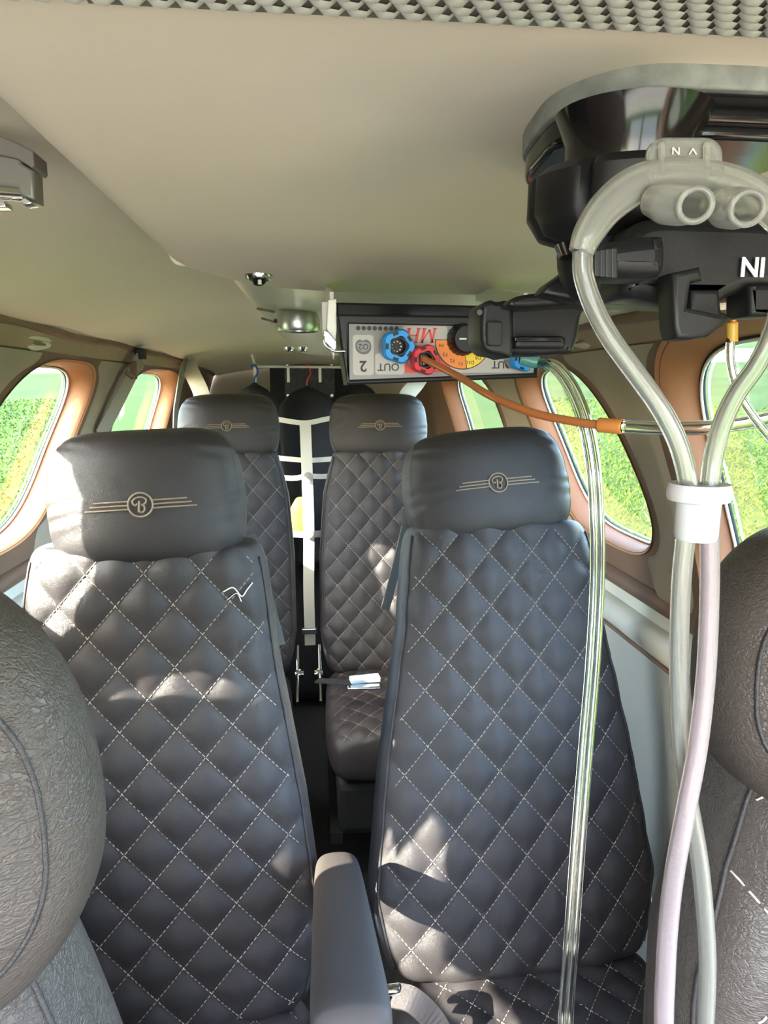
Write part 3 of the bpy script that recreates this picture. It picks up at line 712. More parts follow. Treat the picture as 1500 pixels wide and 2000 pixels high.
rod = tube('hanging_rod', spline([at(489, 676, 2.55), at(493, 697, 2.55), at(500, 714, 2.55), at(515, 716, 2.55), at(640, 717, 2.55), at(760, 717, 2.55), at(772, 700, 2.55)], 8), .0045, white_pl)
tag(rod, 'thin white clothes rod hung across the rear bulkhead', 'rod')
def jacket(px, py, w, hgt, Y, label, col, clipm, ph=0):
    c = at(px, py, Y); root = empty('hanging_jacket', tuple(c))
    nz, nr = 40, 48; V = []
    for i in range(nz):
        t = i / (nz - 1); z = -t * hgt
        hw = w * (.22 + .78 * min(1, (t / .10)) ** .6) * (1 + .05 * math.sin(9 * t)); d = .030 * min(1, t / .04 + .3)
        for k in range(nr):
            a = 2 * math.pi * k / nr; fold = 1 + .25 * math.sin(5 * a + ph + 4 * t) * t
            V.append((hw * math.copysign(abs(math.cos(a)) ** .8, math.cos(a)), d * math.sin(a) * fold, z))
    f = [tuple(q) for q in gridfaces(nr, nz, True)] + [tuple(range(nr))[::-1], tuple((nz - 1) * nr + j for j in range(nr))]
    mesh('cloth_body', V, f, col, root)
    hz = float(at(px, 717, Y)[2] - c[2])
    tube('hanger_hook', spline([(0, 0, -.005), (0, 0, hz * .35), (.012, 0, hz * .7), (.004, 0, hz + .008), (-.010, 0, hz)], 6), .003, clipm, root, n=8)
    tube('hanger_bar', spline([(-w * .8, 0, -hgt * .07), (-w * .3, 0, -.02), (0, 0, .004), (w * .3, 0, -.02), (w * .8, 0, -hgt * .07)], 6), .006, plastic, root, n=8)
    return tag(root, label, 'jacket', 'black clothes hung behind the rear seats')
jacket(497, 752, .075, .60, 2.46, 'black jacket hung from the rod by a blue hook, left of its neighbours', cloth, blue2, 0)
jacket(600, 758, .095, .62, 2.55, 'black garment hung by a red hook in the middle of the rod', cloth, red_pl, 1)
jacket(702, 750, .075, .60, 2.64, 'black garment hung by a red hook, behind the right rear headrest', cloth, red_pl, 2)
for x, lab in ((498, 'white tag hanging beside the blue hook'), (563, 'white tag hanging left of the middle red hook'), (625, 'white tag hanging closest to the black box')):
    c = at(x, 732, 2.50); t_ = MB().box(c, (.010, .004, .05), bev=.0015).build('hanging_tag', white_pl)
    MB().cyl(c + [0, 0, .024], at(x, 716, 2.545), .0012, n=6).build('tag_string', white_pl, t_); tag(t_, lab, 'tag', 'white tags on the clothes rod')
    t_.parent = None
# dark speckled equipment plate on the bulkhead
c = at(605, 742, 2.95)
pl_ = plate('equipment_plate', rrect(-.10, .10, -.075, .075, .01), -.01, .01, mat('speckled_plate', (.03, .034, .037), .5, var=.6, vscale=60)); pl_.location = tuple(c)
for sx in (-1, 1):
    for sz in (-1, 1):
        MB().cyl((sx * .088, -.013, sz * .062), (sx * .088, -.008, sz * .062), .006, n=12).build('screw', steel, pl_)
tag(pl_, 'dark speckled square plate on the bulkhead behind the hanging clothes', 'panel')
blkp = plate('dark_locker', rrect(-.17, .17, -.45, .12, .02), -.02, .02, rubber); blkp.location = tuple(at(610, 760, 3.0)); blkp.location.y = 2.999
tag(blkp, 'tall black opening cover on the rear bulkhead behind the clothes', 'panel')
bag = Pad(.55, [(0, .40), (.4, .40), (.55, .36)], .12, n=4, m=6); bg = bag.build('baggage_bag', cloth, None, 60, 50); bg.location = (0, 2.68, .03)
tag(bg, 'big black bag lying in the baggage area behind the net', 'bag')
yv = Pad(.13, [(0, .035), (.07, .045), (.13, .02)], .03, n=2.4, m=3); yo = yv.build('reflective_pouch', yellow_cloth, None, 40, 30); q = at(588, 1010, 2.45); yo.location = tuple(q - [0, 0, .06])
tag(yo, 'yellow-green pouch peeking out behind the vertical net strap', 'pouch')

# shoulder belts at the rear headrests
for px, lab, pts in ((380, 'white shoulder belt running down behind the left rear headrest', [(366, 706, 2.40), (376, 730, 2.32), (392, 765, 2.25), (396, 790, 2.24)]),
                     (800, 'white shoulder belt running down behind the right rear headrest', [(822, 738, 2.40), (812, 752, 2.32), (795, 772, 2.25), (790, 790, 2.24)])):
    P = spline(pxp(pts), 6); b = strap('shoulder_belt', P, .048, .003, strap_m, None, up=(0, -1, .2)); tag(b, lab, 'seat belt', 'rear shoulder belts')
# grey-green lap/shoulder belts along the inner edges of the middle seats and belts at the window pillars
for pts, lab, w in (([(490, 1045, 1.02), (505, 1080, 1.02), (520, 1150, 1.01), (548, 1260, 1.0)], 'grey belt tucked along the inner side of the nearer middle seat', .014),
                    ([(792, 1030, 1.24), (783, 1070, 1.23), (768, 1130, 1.21), (752, 1190, 1.19)], 'grey belt tucked along the inner side of the reclined middle seat', .016)):
    b = strap('shoulder_belt', spline(pxp(pts), 6), w, .003, belt_d, None, up=(.4, -1, .2)); tag(b, lab, 'seat belt')
def pillar_belt(pts, sg, lab):
    P = [atx(x, y, sg * X) for x, y, X in pts]; root = empty('pillar_belt', tuple(P[0])); o = P[0]
    strap('webbing', spline([p - o for p in P], 8), .040, .003, strap_d, root, up=(-sg, -.3, 0))
    MB().box((0, 0, .008), (.02, .05, .028), bev=.004).build('belt_guide', plastic, root)
    return tag(root, lab, 'seat belt', 'belts hung at the window pillars')
pillar_belt([(275, 698, .435), (262, 722, .44), (228, 790, .47), (196, 850, .50)], -1, 'olive belt hung at the pillar between the two left windows')
pillar_belt([(372, 700, .405), (358, 725, .40), (345, 790, .43), (342, 840, .45)], -1, 'narrow belt hung behind the smaller left window')
# dark hooked coat hanger clip near the first pillar belt
q = atx(262, 735, -.432); cc = MB().bar(q + [0, 0, .035], q + [.004, -.02, -.005], .016, .012, .003).bar(q + [.004, -.02, -.005], q + [-.012, -.03, .010], .014, .010, .003).build('coat_hook', brown)
tag(cc, 'small dark hook above the rear left window', 'hook')

# reading light / oxygen outlet lozenges on the header panels
def outlet(px, py, sg, lab, ln=.13):
    c = atx(px, py, sg * .468); root = empty('header_handle', tuple(c))
    M = Matrix.Rotation(R_(-90 * sg), 4, 'Z') @ Matrix.Rotation(R_(0), 4, 'Y')
    Mt = Matrix.Rotation(sg * R_(-28), 4, 'Y') @ Matrix.Rotation(R_(90), 4, 'Z')
    shape = smoothpoly([(-.5 * ln, 0), (-.3 * ln, .014), (.3 * ln, .016), (.5 * ln, .004), (.42 * ln, -.012), (-.2 * ln, -.016)], 5)
    plate('plate', shape, -.004, .004, cream, root, .002, Mt)
    plate('grip', smoothpoly([(-.30 * ln, -.004), (.25 * ln, .010), (.34 * ln, .0), (-.1 * ln, -.010)], 5), -.010, .010, cream, root, .003, Mt)
    plate('slot', rrect(-.16 * ln, .12 * ln, .003, .007, .0015), -.0112, .0112, brown, root, 0, Mt)
    return tag(root, lab, 'handle', 'cream header handles')
outlet(68, 672, -1, 'cream grab handle plate on the left header above the big window')
outlet(1142, 668, 1, 'cream grab handle plate on the right header above the window', .11)
for px, py, X, sg in ((6, 632, .46, -1), (22, 630, .46, -1), (182, 666, .455, -1), (235, 674, .452, -1), (332, 683, .44, -1), (1262, 632, .462, 1), (380, 694, .42, -1)):
    q = atx(px, py, sg * X); s_ = MB().cyl(q, q + np.array([-sg * .004, 0, -.002]), .004, n=12, bev=.001).build('header_screw', chrome)
    s_['kind'] = 'structure'

# ---------------------------------------------------------------- ceiling fittings
def ceil_light(p, r, lab, nm='reading_light', drop=.010):
    root = empty(nm, tuple(p))
    lathe('bezel', [(r, .004), (r * 1.02, -.001), (r * .9, -.005), (r * .78, -.004), (r * .72, 0)], chrome, root, ring=True)
    lathe('eyeball', [(.0, -drop * 1.1), (r * .35, -drop), (r * .62, -drop * .55), (r * .74, .002)], gloss, root)
    MB().cyl((r * .1, -r * .5, -drop * 1.02), (r * .1, -r * .5, -drop * .6), r * .14, n=12).build('lamp_tip', white_pl, root)
    return tag(root, lab, 'light')
p = atz(505, 536, 1.3095); ceil_light(p, .0135, 'small chrome eyeball light near the aft edge of the ceiling panel')
p = atz(582, 625, 1.296); vent = empty('air_vent', tuple(p))
lathe('ring', [(.026, .012), (.030, .004), (.0305, -.012), (.0285, -.016), (.0250, -.014), (.0240, .004)], steel, vent, ring=True)
lathe('nozzle', [(.0, -.004), (.012, -.004), (.0135, -.001), (.019, .0), (.0235, .004)], duct_m, vent)
MB().bar((-.020, 0, .0), (.020, 0, .0), .003, .004).build('vane', steel, vent)
MB().cyl((-.0300, -.006, -.002), (-.0325, -.007, -.002), .0025, n=10).build('ring_screw', rubber, vent)
tag(vent, 'brushed metal air vent ring on the overhead duct beside the black box', 'air vent')
for x in (565, 592):
    p = atz(x, 682, 1.283); b_ = lathe('duct_stud', [(.0, -.006), (.006, -.005), (.010, -.001), (.011, .004)], chrome); b_.location = tuple(p)
    tag(b_, 'bright stud at the aft end of the overhead duct, ' + ('left one of two' if x == 565 else 'right one, nearer the black box'), 'stud', 'duct studs')
for (x0, y0, x1, y1) in ((503, 603, 535, 609), (512, 622, 540, 630)):
    P = [atz(x0, y0, 1.299), atz(x1, y1, 1.299)]; s_ = tube('trim_%d' % tn, spline(P, 4), .0016, brown, n=6); tn += 1; struct(s_)

# latch fitting at the upper left (folded table or visor latch)
lt = empty('visor_latch', tuple(at(34, 320, .50))); k = .46 / 1400
def lp(px, py): return ((px - 34) * k, -(py - 320) * k)
plate('mount', [lp(-40, 258), lp(0, 270), lp(40, 285), lp(69, 300), lp(69, 325), lp(64, 330), lp(40, 314), lp(-40, 300)], -.004, .020, mat('latch_grey', (.15, .135, .12), .5), lt, .001)
plate('latch_body', [lp(-40, 280), lp(38, 286), lp(40, 318), lp(62, 330), lp(60, 385), lp(34, 376), lp(30, 362), lp(-40, 356)], .000, .018, mat('latch_body', (.17, .17, .145), .35), lt, .002)
MB().cyl((*[lp(-20, 372)[0]], .01, lp(-20, 372)[1]), (lp(30, 374)[0], .01, lp(30, 374)[1]), .0022, n=12).build('pin', chrome, lt, True)
plate('catch', [lp(33, 386), lp(42, 380), lp(56, 390), lp(40, 394)], .0, .012, chrome, lt, .0005)
plate('catch', [lp(-30, 380), lp(4, 388), lp(6, 398), lp(-30, 400)], .0, .012, chrome, lt, .0005)
tag(lt, 'grey latch fitting hung from the headliner at the upper left edge', 'latch')

# woven speaker cloth at the top right
wv = empty('woven_panel', (.02, .18, 1.300))
fr = MB(); fr.box((.10, -.012, .0085), (.36, .118, .006)); fr.build('backing', mat('weave_backing', (.16, .15, .13), .8), wv)
V = []; F = []
wx, wy = .0078, .0042
weave_m = mat('woven_strand', (.50, .50, .45), .35, spec=.6)
for j in range(-16, 11):
    for i in range(-14, 48):
        cx = i * wx + (j % 3) * wx / 3 ; cy = j * wy
        if cy > .047: continue
        a = R_(14); L, W = wx * .53, wy * .50
        o = len(V); pts = []
        for uu in (-1, -.4, .4, 1):
            zz_ = .0055 - .0030 * (1 - uu * uu * .9)
            for vv in (-1, 0, 1):
                lx = uu * L; ly = vv * W; zz2 = zz_ + .0010 * (vv * vv)
                V.append((cx + lx * math.cos(a) - ly * math.sin(a), cy + lx * math.sin(a) + ly * math.cos(a), zz2))
        for r in range(3):
            for c in range(2): F.append((o + r * 3 + c, o + (r + 1) * 3 + c, o + (r + 1) * 3 + c + 1, o + r * 3 + c + 1))
w_ = mesh('weave', V, F, weave_m, wv); w_['kind'] = 'stuff'
tag(wv, 'grey woven cloth panel on the ceiling along the upper right edge', 'panel')

# ---------------------------------------------------------------- oxygen distribution box
BY = .62
k = .604 / 1400
c0 = at(865, 684, BY); box = empty('oxygen_control_box', tuple(c0), (0, R_(-.3), 0))
def bp(px, py): return ((px - 865) * k, -(py - 684) * k)
def q3(px, py, y=0): a, b = bp(px, py); return Vector((a, y, b))
RT = Matrix.Rotation(math.pi, 4, 'Y')
def T(px, py, y=-.0015): return Matrix.Translation(q3(px, py, y))
plate('housing', [bp(658, 618), bp(1062, 618), bp(1058, 738), bp(678, 750)], .0, .11, plastic, box, .003)
plate('front_rim', [bp(655, 616), bp(1064, 620), bp(1059, 738), bp(674, 751)], -.003, .012, plastic, box, .002, holes=[[bp(679, 634), bp(679, 741), bp(1051, 729), bp(1051, 640)][::1]])
plate('face_plate', [bp(676, 630), bp(1054, 636), bp(1054, 731), bp(676, 743)], -.0008, .003, grey_lab, box)
plate('gap_shade', [bp(655, 590), bp(1062, 596), bp(1062, 620), bp(655, 618)], .012, .12, gloss, box, .002)  # black slab standing in for the shadowed gap above the box
for i in range(8): MB().cyl(q3(697 + i * 10.8, 642 + i * .1, -.0012), q3(697 + i * 10.8, 642 + i * .1, .001), .0019, n=14).build('indicator_hole', ink, box)
def zone(name, pts, m, y=-.0012): return plate(name, [bp(a, b) for a, b in pts], y, .0, m, box)
rr_ = lambda x0, x1, y0, y1, r: [(a, b) for a, b in rrect(x0, x1, y0, y1, r)]
zone('pale_label', rr_(686, 727, 655, 732, 6), pale_lab); zone('pale_label', rr_(730, 788, 690, 731, 6), pale_lab)
zone('pale_label', rr_(784, 873, 638, 675, 6), pale_lab); zone('pale_label', rr_(880, 1050, 690, 728, 6), pale_lab)
zone('red_label', [(790, 678), (846, 674), (856, 700), (880, 718), (880, 727), (788, 728)], red_lab, -.0014)
arc = lambda a0, a1, r0, r1, cx=905, cy=665, n=16: [(cx + r1 * math.cos(R_(a0 + (a1 - a0) * i / n)), cy + r1 * math.sin(R_(a0 + (a1 - a0) * i / n))) for i in range(n + 1)] + [(cx + r0 * math.cos(R_(a1 - (a1 - a0) * i / n)), cy + r0 * math.sin(R_(a1 - (a1 - a0) * i / n))) for i in range(n + 1)]
zone('dial_outline', arc(30, 182, 10, 57), ink, -.0014)
zone('orange_sector', arc(83, 180, 10, 55), orange_lab, -.0018); zone('yellow_sector', arc(32, 81, 10, 55), yellow_lab, -.0018)
zone('mask_symbol', smoothpoly([(692, 670), (699, 664), (706, 666), (713, 664), (721, 670), (722, 682), (716, 690), (708, 692), (699, 690), (692, 682)], 4), dark_grey, -.0014)
plate('symbol_outline', [bp(a, b) for a, b in smoothpoly([(695, 671), (706, 668), (718, 671), (718, 682), (707, 688), (696, 682)], 4)], -.0016, 0, mat('symbol_grey', (.22, .22, .22), .5), box)
text('lettering', 'O2', .0065, ink, box, T(707, 677, -.0018) @ RT)
text('lettering', '2', .0125, ink, box, T(706, 714) @ RT, bold=.0003)
text('lettering', 'OUT', .0088, ink, box, T(756, 716) @ RT, bold=.0001)
text('lettering', 'OUT', .0088, ink, box, T(985, 712) @ RT, bold=.0001)
text('lettering', 'PILOT', .0045, ink, box, T(1024, 706) @ RT @ Matrix.Rotation(R_(-90), 4, 'Y'))
for s_, a_ in (('F4', 168), ('F3', 143), ('F2', 119), ('F1', 97), ('D10', 72), ('D5', 48)):
    x_, y_ = 905 + 45 * math.cos(R_(a_)), 665 + 45 * math.sin(R_(a_))
    text('lettering', s_, .0044, ink, box, T(x_, y_, -.0020) @ RT @ Matrix.Rotation(R_(0), 4, 'Y'))
zone('arrow', [(1031, 716), (1042, 708), (1042, 724)], ink, -.0016)
# italic serif MH monogram
def strokes(name, segs, w, m, M):
    g = MB()
    for a, b, ww in segs: g.bar((a[0], 0, a[1]), (b[0], 0, b[1]), .0006, w * ww)
    ob = g.build(name, m, box); ob.data.transform(M); return ob
H_ = .0115; sh = .22
def I(x, z): return (x + sh * z, z)
seg = []
for x0 in (0.0,):
    seg += [(I(-.0105, 0), I(-.0105, H_), 1.5), (I(-.0015, 0), I(-.0015, H_), 2.2), (I(-.0105, H_), I(-.006, .001), 1.6), (I(-.006, .001), I(-.0015, H_), .9)]
    seg += [(I(.0035, 0), I(.0035, H_), 2.2), (I(.0115, 0), I(.0115, H_), 2.2), (I(.0035, H_ / 2), I(.0115, H_ / 2), .9)]
    for x in (-.0105, -.0015, .0035, .0115):
        for z in (0, H_): seg.append((I(x - .0018, z), I(x + .0018, z), .7))
strokes('red_monogram', seg, .0010, red_lab, T(823, 656, -.0016) @ RT @ Matrix.Translation((-.0005, 0, -H_ / 2)))
def connector(px, py, r, m, inner, label, tilt=0, lobes=5):
    e = empty('outlet_connector', tuple(q3(px, py))); e.parent = box; e['label'] = label
    M = frame((0, 0, 0), (0.18, -1, -.05))
    lathe('barrel', [(r * .86, 0), (r * .86, .010), (r * .78, .0125)], steel, e, 28, M)
    lathe('collar', [(r * .62, .013), (r * .97, .012), (r, .015), (r, .020), (r * .9, .0225), (r * .60, .0225), (r * .56, .018)], m, e, 60, M, mod=lambda a, z: 1 + (.07 * math.cos(lobes * a)), ring=True)
    lathe('socket', [(r * .60, .012), (r * .56, .021), (r * .46, .021), (r * .44, .0135), (0, .0135)], inner, e, 28, M)
    for i in range(lobes):
        a = 2 * math.pi * (i + .5) / lobes; g = MB(); g.box((0, 0, 0), (r * .16, r * .34, .0012)); o = g.build('collar_notch', ink, e)
        o.data.transform(M @ Matrix.Rotation(a, 4, 'Z') @ Matrix.Translation((r * .78, 0, .0228)))
    for i in range(9):
        a = 2 * math.pi * i / 9; g = MB(); g.ball((r * .30 * math.cos(a), r * .30 * math.sin(a), .0138), r * .055); o = g.build('contact', white_pl, e); o.data.transform(M)
    return e
connector(763, 677, .0135, blue_pl, ink, 'blue lobed quick connector')
connector(815, 702, .0120, red_pl, ink, 'red lobed quick connector', lobes=5)
connector(1008, 700, .0105, blue_pl, ink, 'blue lobed quick connector')
kn = empty('selector_knob', tuple(q3(903, 664))); kn.parent = box; kn['label'] = 'black ribbed rotary knob'
M = frame((0, 0, 0), (0.05, -1, -.02))
lathe('knob_body', [(.0135, 0), (.0132, .006), (.0115, .017), (.0105, .0185), (0, .0185)], plastic, kn, 60, M, mod=lambda a, z: 1 + (.025 * math.cos(20 * a)))
o = MB().box((-.004, 0, .0187), (.006, .0012, .0006)).build('pointer_mark', white_pl, kn); o.data.transform(M)
for sx in (650, 1064):
    g = MB(); b0 = q3(sx, 620, .05); top = Vector((b0.x, .25, 1.300 - c0[2]))
    g.bar(b0 + Vector((0, 0, -.01)), Vector((b0.x, .05, .045)), .004, .018, .001); g.bar(Vector((b0.x, .05, .045)), Vector((b0.x, .25, 1.312 - c0[2])), .004, .018, .001)
    g.build('mounting_bracket', white_pl, box)
# left side clamp with chrome latch
plate('side_bracket', [bp(640, 588), bp(656, 586), bp(656, 640), bp(650, 700), bp(643, 676), bp(636, 640)], .004, .03, white_pl, box, .001)
tube('latch_wire', spline([q3(634, 655, .0), q3(629, 664, -.002), q3(634, 676, -.002), q3(650, 686, -.003), q3(672, 686, -.004)], 6), .0012, chrome, box, n=8)
plate('side_latch', [bp(630, 645), bp(640, 650), bp(655, 668), bp(652, 688), bp(640, 676), bp(628, 664)], -.002, .012, chrome, box, .0008)
tag(box, 'black oxygen distribution box with upside-down lettering, hung under the ceiling', 'control box')

# ---------------------------------------------------------------- tubes
def tubeobj(name, pts, r, m, lab, cat='tube', hollow=.6, n=14, k=8, group=None, parent=None):
    P = spline([at(x, y, Y) for x, y, Y in pts], k); o = tube(name, P, r, m, parent, n=n, hollow=hollow)
    if lab: tag(o, lab, cat, group)
    return o
ot = tubeobj('orange_hose', [(826, 700, .592), (850, 712, .580), (900, 738, .55), (960, 774, .51), (1040, 806, .475), (1120, 823, .45), (1178, 831, .435)], .0028, orange_tube,
             'translucent orange hose curving from the red connector to a clear tube')
def child_tube(parent, name, pts, r, m, hollow=.6, n=14):
    P = spline([at(x, y, Y) for x, y, Y in pts], 8); return tube(name, P, r, m, parent, n=n, hollow=hollow)
child_tube(ot, 'orange_sleeve', [(1172, 830, .437), (1195, 832, .43), (1216, 833, .425)], .0047, orange_slv, 0, 18)
child_tube(ot, 'clear_extension', [(1214, 833, .426), (1280, 836, .415), (1360, 836, .40), (1440, 828, .39), (1520, 812, .38), (1620, 780, .37), (1800, 700, .36), (1950, 640, .36)], .0041, clear, .62, 18)
ct = tubeobj('clear_supply_tube', [(1046, 708, .60), (1075, 716, .575), (1105, 752, .545), (1132, 815, .52), (1150, 900, .505), (1158, 1000, .50), (1160, 1120, .49), (1152, 1280, .475), (1138, 1450, .46), (1122, 1650, .44), (1108, 1850, .42), (1096, 2060, .40), (1100, 2500, .33)], .0028, clear,
             'clear double tube hanging from the teal fitting down past the reclined seat')
child_tube(ct, 'second_lumen', [(1050, 706, .60), (1088, 712, .575), (1122, 752, .545), (1148, 815, .52), (1165, 900, .505), (1173, 1000, .50), (1174, 1120, .49), (1166, 1280, .475), (1152, 1450, .46), (1136, 1650, .44), (1122, 1850, .42), (1110, 2060, .40), (1118, 2500, .33)], .0028, clear)
tfit = MB(); a_, b_ = at(1018, 700, .602), at(1052, 708, .596)
tfit.cyl(a_, b_, .0065, .0050, bev=.001); tfit.cyl(b_, at(1070, 714, .585), .0038, .0045); tfit.build('teal_fitting', teal_pl, ct, True)
# thin tube in front of the nearest right window
tt_ = tubeobj('thin_drop_tube', [(1430, 640, .33), (1426, 700, .33), (1440, 760, .33), (1462, 800, .33), (1500, 850, .33), (1560, 920, .33)], .0021, clear, 'thin clear tube hanging in front of the nearest right window', hollow=.6)
child_tube(tt_, 'amber_tip', [(1433, 606, .33), (1432, 635, .33)], .0013, orange_slv, 0); child_tube(tt_, 'amber_sleeve', [(1430, 630, .33), (1430, 668, .33)], .0026, mat('amber_sleeve', (.80, .48, .08), .3, trans=.3), 0)

# ---------------------------------------------------------------- phone mount on the ceiling
mt = empty('suction_mount', (0.135, .305, 1.309))
def se(a, b, n, m_=64, cut=None):
    th = np.linspace(0, 2 * np.pi, m_, endpoint=False); c, s_ = np.cos(th), np.sin(th)
    return [(a * math.copysign(abs(x) ** (2 / n), x), b * math.copysign(abs(y) ** (2 / n), y)) for x, y in zip(c, s_)]
FL = Matrix.Rotation(R_(-90), 4, 'X')            # plate's XZ plane laid flat: z -> y, thickness down
def flat(name, poly, z0, z1, m, bev=0): return plate(name, [(x, y) for x, y in poly], z0, z1, m, mt, bev, Matrix(((1, 0, 0, 0), (0, 0, 1, 0), (0, 1, 0, 0), (0, 0, 0, 1))))
base = [(-.044, .0), (-.0435, -.020), (-.036, -.036), (-.022, -.048), (0, -.051), (.05, -.050), (.062, -.044), (.062, .0), (.050, .036), (.02, .055), (-.01, .056), (-.034, .040), (-.042, .022)]
flat('foam_pad', smoothpoly(base, 5), -.0075, .001, foam, .001)
flat('suction_plate', smoothpoly([(x * .97, y * .97) for x, y in base], 5), -.0185, -.0075, gloss, .003)
flat('lock_lever', smoothpoly([(-.005, -.049), (.055, -.048), (.06, -.040), (.05, -.030), (-.005, -.034)], 4), -.023, -.017, gloss, .002)
MK = Matrix.Translation((-.024, -.050, 0)) @ Matrix.Rotation(R_(3), 4, 'X')
lathe('ring_neck', [(.026, -.016), (.022, -.026), (.022, -.038)], gloss, mt, 40, MK)
lathe('grip_ring', [(.020, -.0345), (.031, -.035), (.0342, -.038), (.0342, -.050), (.030, -.0565), (.022, -.059), (0, -.059)], plastic, mt, 96, MK, mod=lambda a, z: 1 - .10 * max(0, math.cos(8 * a)) ** 12)
lathe('ring_cap', [(.024, -.0585), (.022, -.0625), (0, -.0625)], gloss, mt, 32, MK)
kY = .26; kk = .27 / 1400
def mp(px, py, Y): return at(px, py, Y) - np.array(mt.location)
MB().bar(mp(1178, 378, .262), mp(1176, 440, .262), .010, .012, .002).build('neck', plastic, mt)
MB().ball(mp(1148, 500, .275), .0115, (1, 1, 1.5)).build('swivel_ball', plastic, mt, True)
def mplate(name, pts, Y, th, m, bev=.0015, holes=()):
    o = np.array(mt.location); pp = [(at(x, y, Y)[0] - o[0], at(x, y, Y)[2] - o[2]) for x, y in pts]
    hh = [[(at(x, y, Y)[0] - o[0], at(x, y, Y)[2] - o[2]) for x, y in h] for h in holes]
    return plate(name, pp, Y - o[1] - th / 2, Y - o[1] + th / 2, m, mt, bev, holes=hh)
mplate('swivel_arm', smoothpoly([(1118, 440), (1140, 412), (1180, 405), (1260, 430), (1260, 560), (1180, 585), (1125, 530), (1114, 480)], 5), .285, .016, plastic, .003)
mplate('arm_web', [(1046, 578), (1060, 560), (1118, 518), (1170, 530), (1270, 560), (1290, 602), (1100, 590)], .30, .014, plastic, .002)
mplate('long_arm', smoothpoly([(985, 592), (1020, 580), (1150, 572), (1330, 590), (1330, 604), (1150, 600), (1100, 600), (990, 606)], 4), .315, .022, plastic, .002)
mplate('holder_dish', smoothpoly([(982, 600), (1000, 592), (1120, 594), (1142, 598), (1122, 618), (1114, 660), (1106, 684), (1092, 693), (985, 694), (980, 660)], 5), .335, .022, plastic, .003)
mplate('dish_rib', rrect(0, 1, 0, 1, .2) and [(x, y) for x, y in rrect(1000, 1101, 658, 682, 8)], .321, .008, plastic, .0018)
mplate('dish_rib_inset', [(x, y) for x, y in rrect(1003, 1098, 657, 668, 4)], .316, .003, gloss, .0006)
mplate('end_clip', smoothpoly([(930, 600), (944, 593), (956, 596), (984, 602), (986, 694), (962, 696), (938, 690), (926, 668), (926, 620)], 4), .330, .028, plastic, .002)
mplate('rubber_pad', [(x, y) for x, y in rrect(950, 980, 628, 676, 6)], .3145, .004, rubber, .0008)
MB().cyl(mp(937, 610, .318), mp(937, 610, .314), .0012, n=12).build('clip_screw', ink, mt)
# phone clamp body
mplate('clamp_body', smoothpoly([(1205, 470), (1225, 446), (1262, 438), (1330, 440), (1420, 442), (1500, 448), (1640, 460), (1640, 560), (1500, 572), (1440, 574), (1400, 585), (1372, 600), (1330, 605), (1275, 600), (1230, 590), (1190, 575)], 5), .225, .020, plastic, .004)
mplate('clamp_knob', smoothpoly([(1156, 505), (1165, 485), (1185, 478), (1262, 470), (1274, 480), (1276, 520), (1268, 545), (1240, 550), (1180, 548), (1160, 535)], 5), .207, .018, plastic, .004)
for i in range(4): MB().bar(mp(1166 + i * 11, 488 - i * 1.5, .1955), mp(1166 + i * 11, 540 + i * 1, .1955), .0011, .0018, .0004).build('knob_rib', plastic, mt)
mplate('clamp_jaw', [(1296, 538), (1352, 526), (1356, 552), (1334, 556), (1328, 604), (1386, 616), (1412, 622), (1364, 660), (1330, 666), (1306, 664), (1300, 640)], .2075, .010, plastic, .0015)
mplate('clamp_jaw_side', [(1330, 570), (1386, 570), (1390, 612), (1414, 624), (1362, 662), (1328, 662)], .219, .012, plastic, .0015)
mplate('clamp_foot', [(x, y) for x, y in rrect(1438, 1490, 560, 622, 6)], .22, .014, plastic, .002)
MB().bar(mp(1390, 600, .24), mp(1500, 592, .24), .0022).build('clamp_spring', chrome, mt)
Mtx = Matrix.Translation(tuple(mp(1492, 526, .2135))) @ Matrix.Rotation(R_(2), 4, 'Y')
cu_t = text('lettering', 'NI', .0078, white_ink, mt, Matrix.Translation(tuple(mp(1470, 524, .2138))), bold=.00020)
tag(mt, 'black suction phone mount stuck to the ceiling with white NI lettering on its clamp', 'phone mount')

# ---------------------------------------------------------------- nasal cannula draped over the mount
can = empty('nasal_cannula', tuple(at(1368, 950, .185)))
ol = np.array(can.location)
def ctube(name, pts, r, m, hollow=.62, n=16, k=8, **kw):
    P = spline([at(x, y, Y) - ol for x, y, Y in pts], k); return tube(name, P, r, m, can, n=n, hollow=hollow, **kw)
ctube('left_tube', [(1138, 490, .186), (1140, 540, .186), (1160, 600, .186), (1192, 660, .185), (1235, 720, .184), (1285, 790, .183), (1322, 860, .182), (1342, 930, .181), (1350, 1000, .181)], [.0026] * 3, milky)
ctube('right_tube', [(1530, 560, .190), (1512, 640, .189), (1480, 710, .188), (1438, 770, .186), (1410, 830, .184), (1394, 890, .183), (1386, 950, .182), (1380, 1000, .181)], [.0026] * 3, milky)
ctube('lip_piece', [(1134, 494, .186), (1150, 455, .186), (1185, 405, .188), (1240, 362, .190), (1300, 345, .190), (1360, 345, .190), (1420, 355, .191), (1480, 385, .192), (1540, 440, .193)], [.0032, .0042, .0050, .0046, .0042, .0046, .0044], milky2, hollow=.55, n=20)
child = mesh
def cone_prong(x0, y0, x1, y1, Y0, Y1):
    ctube('nasal_prong', [(x0, y0, Y0), ((x0 + x1) / 2, (y0 + y1) / 2 + 3, (Y0 + Y1) / 2), (x1, y1, Y1), (x1 + 6, y1 + 1, Y1 - .004)], [.0036, .0050, .0050, .0042, .0044], milky2, hollow=.68, n=24)
cone_prong(1268, 390, 1352, 400, .186, .176); cone_prong(1395, 400, 1454, 406, .186, .176)
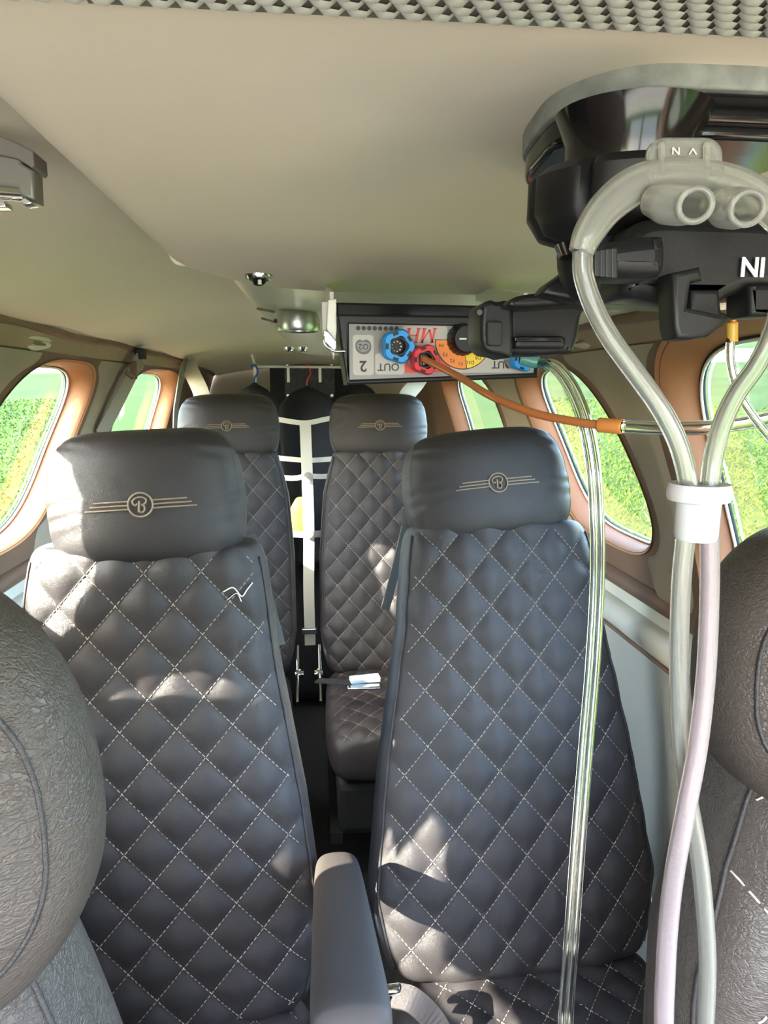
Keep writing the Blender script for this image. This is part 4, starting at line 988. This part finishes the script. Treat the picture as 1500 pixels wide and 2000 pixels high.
def cplate(name, pts, Y, th, m, bev):
    pp = [(at(x, y, Y)[0] - ol[0], at(x, y, Y)[2] - ol[2]) for x, y in pts]; return plate(name, pp, Y - ol[1] - th / 2, Y - ol[1] + th / 2, m, can, bev)
cplate('lip_tab', [(x, y) for x, y in rrect(1262, 1408, 270, 372, 34)], .190, .0028, milky2, .001)
for a_ in (1292, 1380): ctube('tab_rib', [(a_, 278, .1875), (a_, 345, .1875)], .0009, milky2, hollow=0)
for (xs_, ys_) in (((1314, 1314), (302, 288)), ((1314, 1326), (288, 302)), ((1326, 1326), (302, 288)), ((1346, 1353), (302, 290)), ((1353, 1360), (290, 302))):
    ctube('moulded_mark', [(xs_[0], ys_[0], .1880), (xs_[1], ys_[1], .1880)], .00022, strap_m, hollow=0, n=6)
# sliding collar
c0_ = at(1366, 955, .181) - ol; M = frame(c0_, (0.0, .0, -1.0))
lathe('sliding_collar', [(.0049, -.0010), (.0078, -.0015), (.0082, 0), (.0082, .0022), (.0079, .0030), (.0058, .0036), (.0056, .0125), (.0052, .0138), (.0040, .0138)], bolo_m, can, 40, M)
# both tubes below the collar, crossing lower down
ctube('lower_tube', [(1344, 1000, .1812), (1338, 1060, .1815), (1330, 1150, .182), (1326, 1300, .183), (1330, 1450, .184), (1345, 1560, .185), (1366, 1680, .185), (1378, 1800, .186), (1382, 1900, .187), (1376, 2060, .188), (1360, 2500, .19), (1345, 3000, .19)], .0026, milky)
ctube('pink_tinted_tube', [(1388, 1000, .1812), (1386, 1060, .181), (1386, 1150, .181), (1380, 1300, .180), (1364, 1450, .178), (1340, 1580, .177), (1318, 1700, .177), (1306, 1800, .178), (1300, 1900, .178), (1296, 2060, .178), (1300, 2500, .18), (1310, 3000, .18)], [.0026, .0026, .0027, .0028, .0029, .0029], pink_v)
tag(can, 'frosted nasal cannula looped over the black phone clamp, tubes joined by a milky collar', 'cannula')

# ---------------------------------------------------------------- lap belt buckle on the rear right seat and loose things
q = atz(705, 1335, .475)
bk = empty('belt_buckle', tuple(q))
MB().box((0.01, 0, .012), (.075, .030, .012), Matrix.Rotation(R_(8), 3, 'Z'), .003).build('buckle_cover', silver_cloth, bk)
MB().box((.005, -.03, .004), (.08, .025, .006), Matrix.Rotation(R_(-4), 3, 'Z'), .002).build('buckle_plate', chrome, bk)
strap('belt_end', spline([(-.11, .02, .004), (-.07, .0, .008), (-.03, -.01, .006), (.0, -.01, .004)], 6), .028, .003, cloth, bk, up=(0, 0, 1))
tag(bk, 'pale blue and chrome belt buckle lying on the rear right seat cushion', 'buckle')
q = atz(740, 1930, .40)
b2 = empty('lap_belt_end', tuple(at(750, 1936, .80)))
MB().cyl((0, 0, 0), (.02, .0, .0), .008, bev=.001).build('bolt', chrome, b2, True)
strap('belt_web', spline([(.012, -.005, -.002), (.035, -.02, .002), (.06, -.03, -.02), (.075, -.04, -.05)], 6), .03, .003, leather, b2, up=(0, -.5, 1))
tag(b2, 'chrome belt bolt with a short dark strap where the armrest meets the reclined seat', 'seat belt')
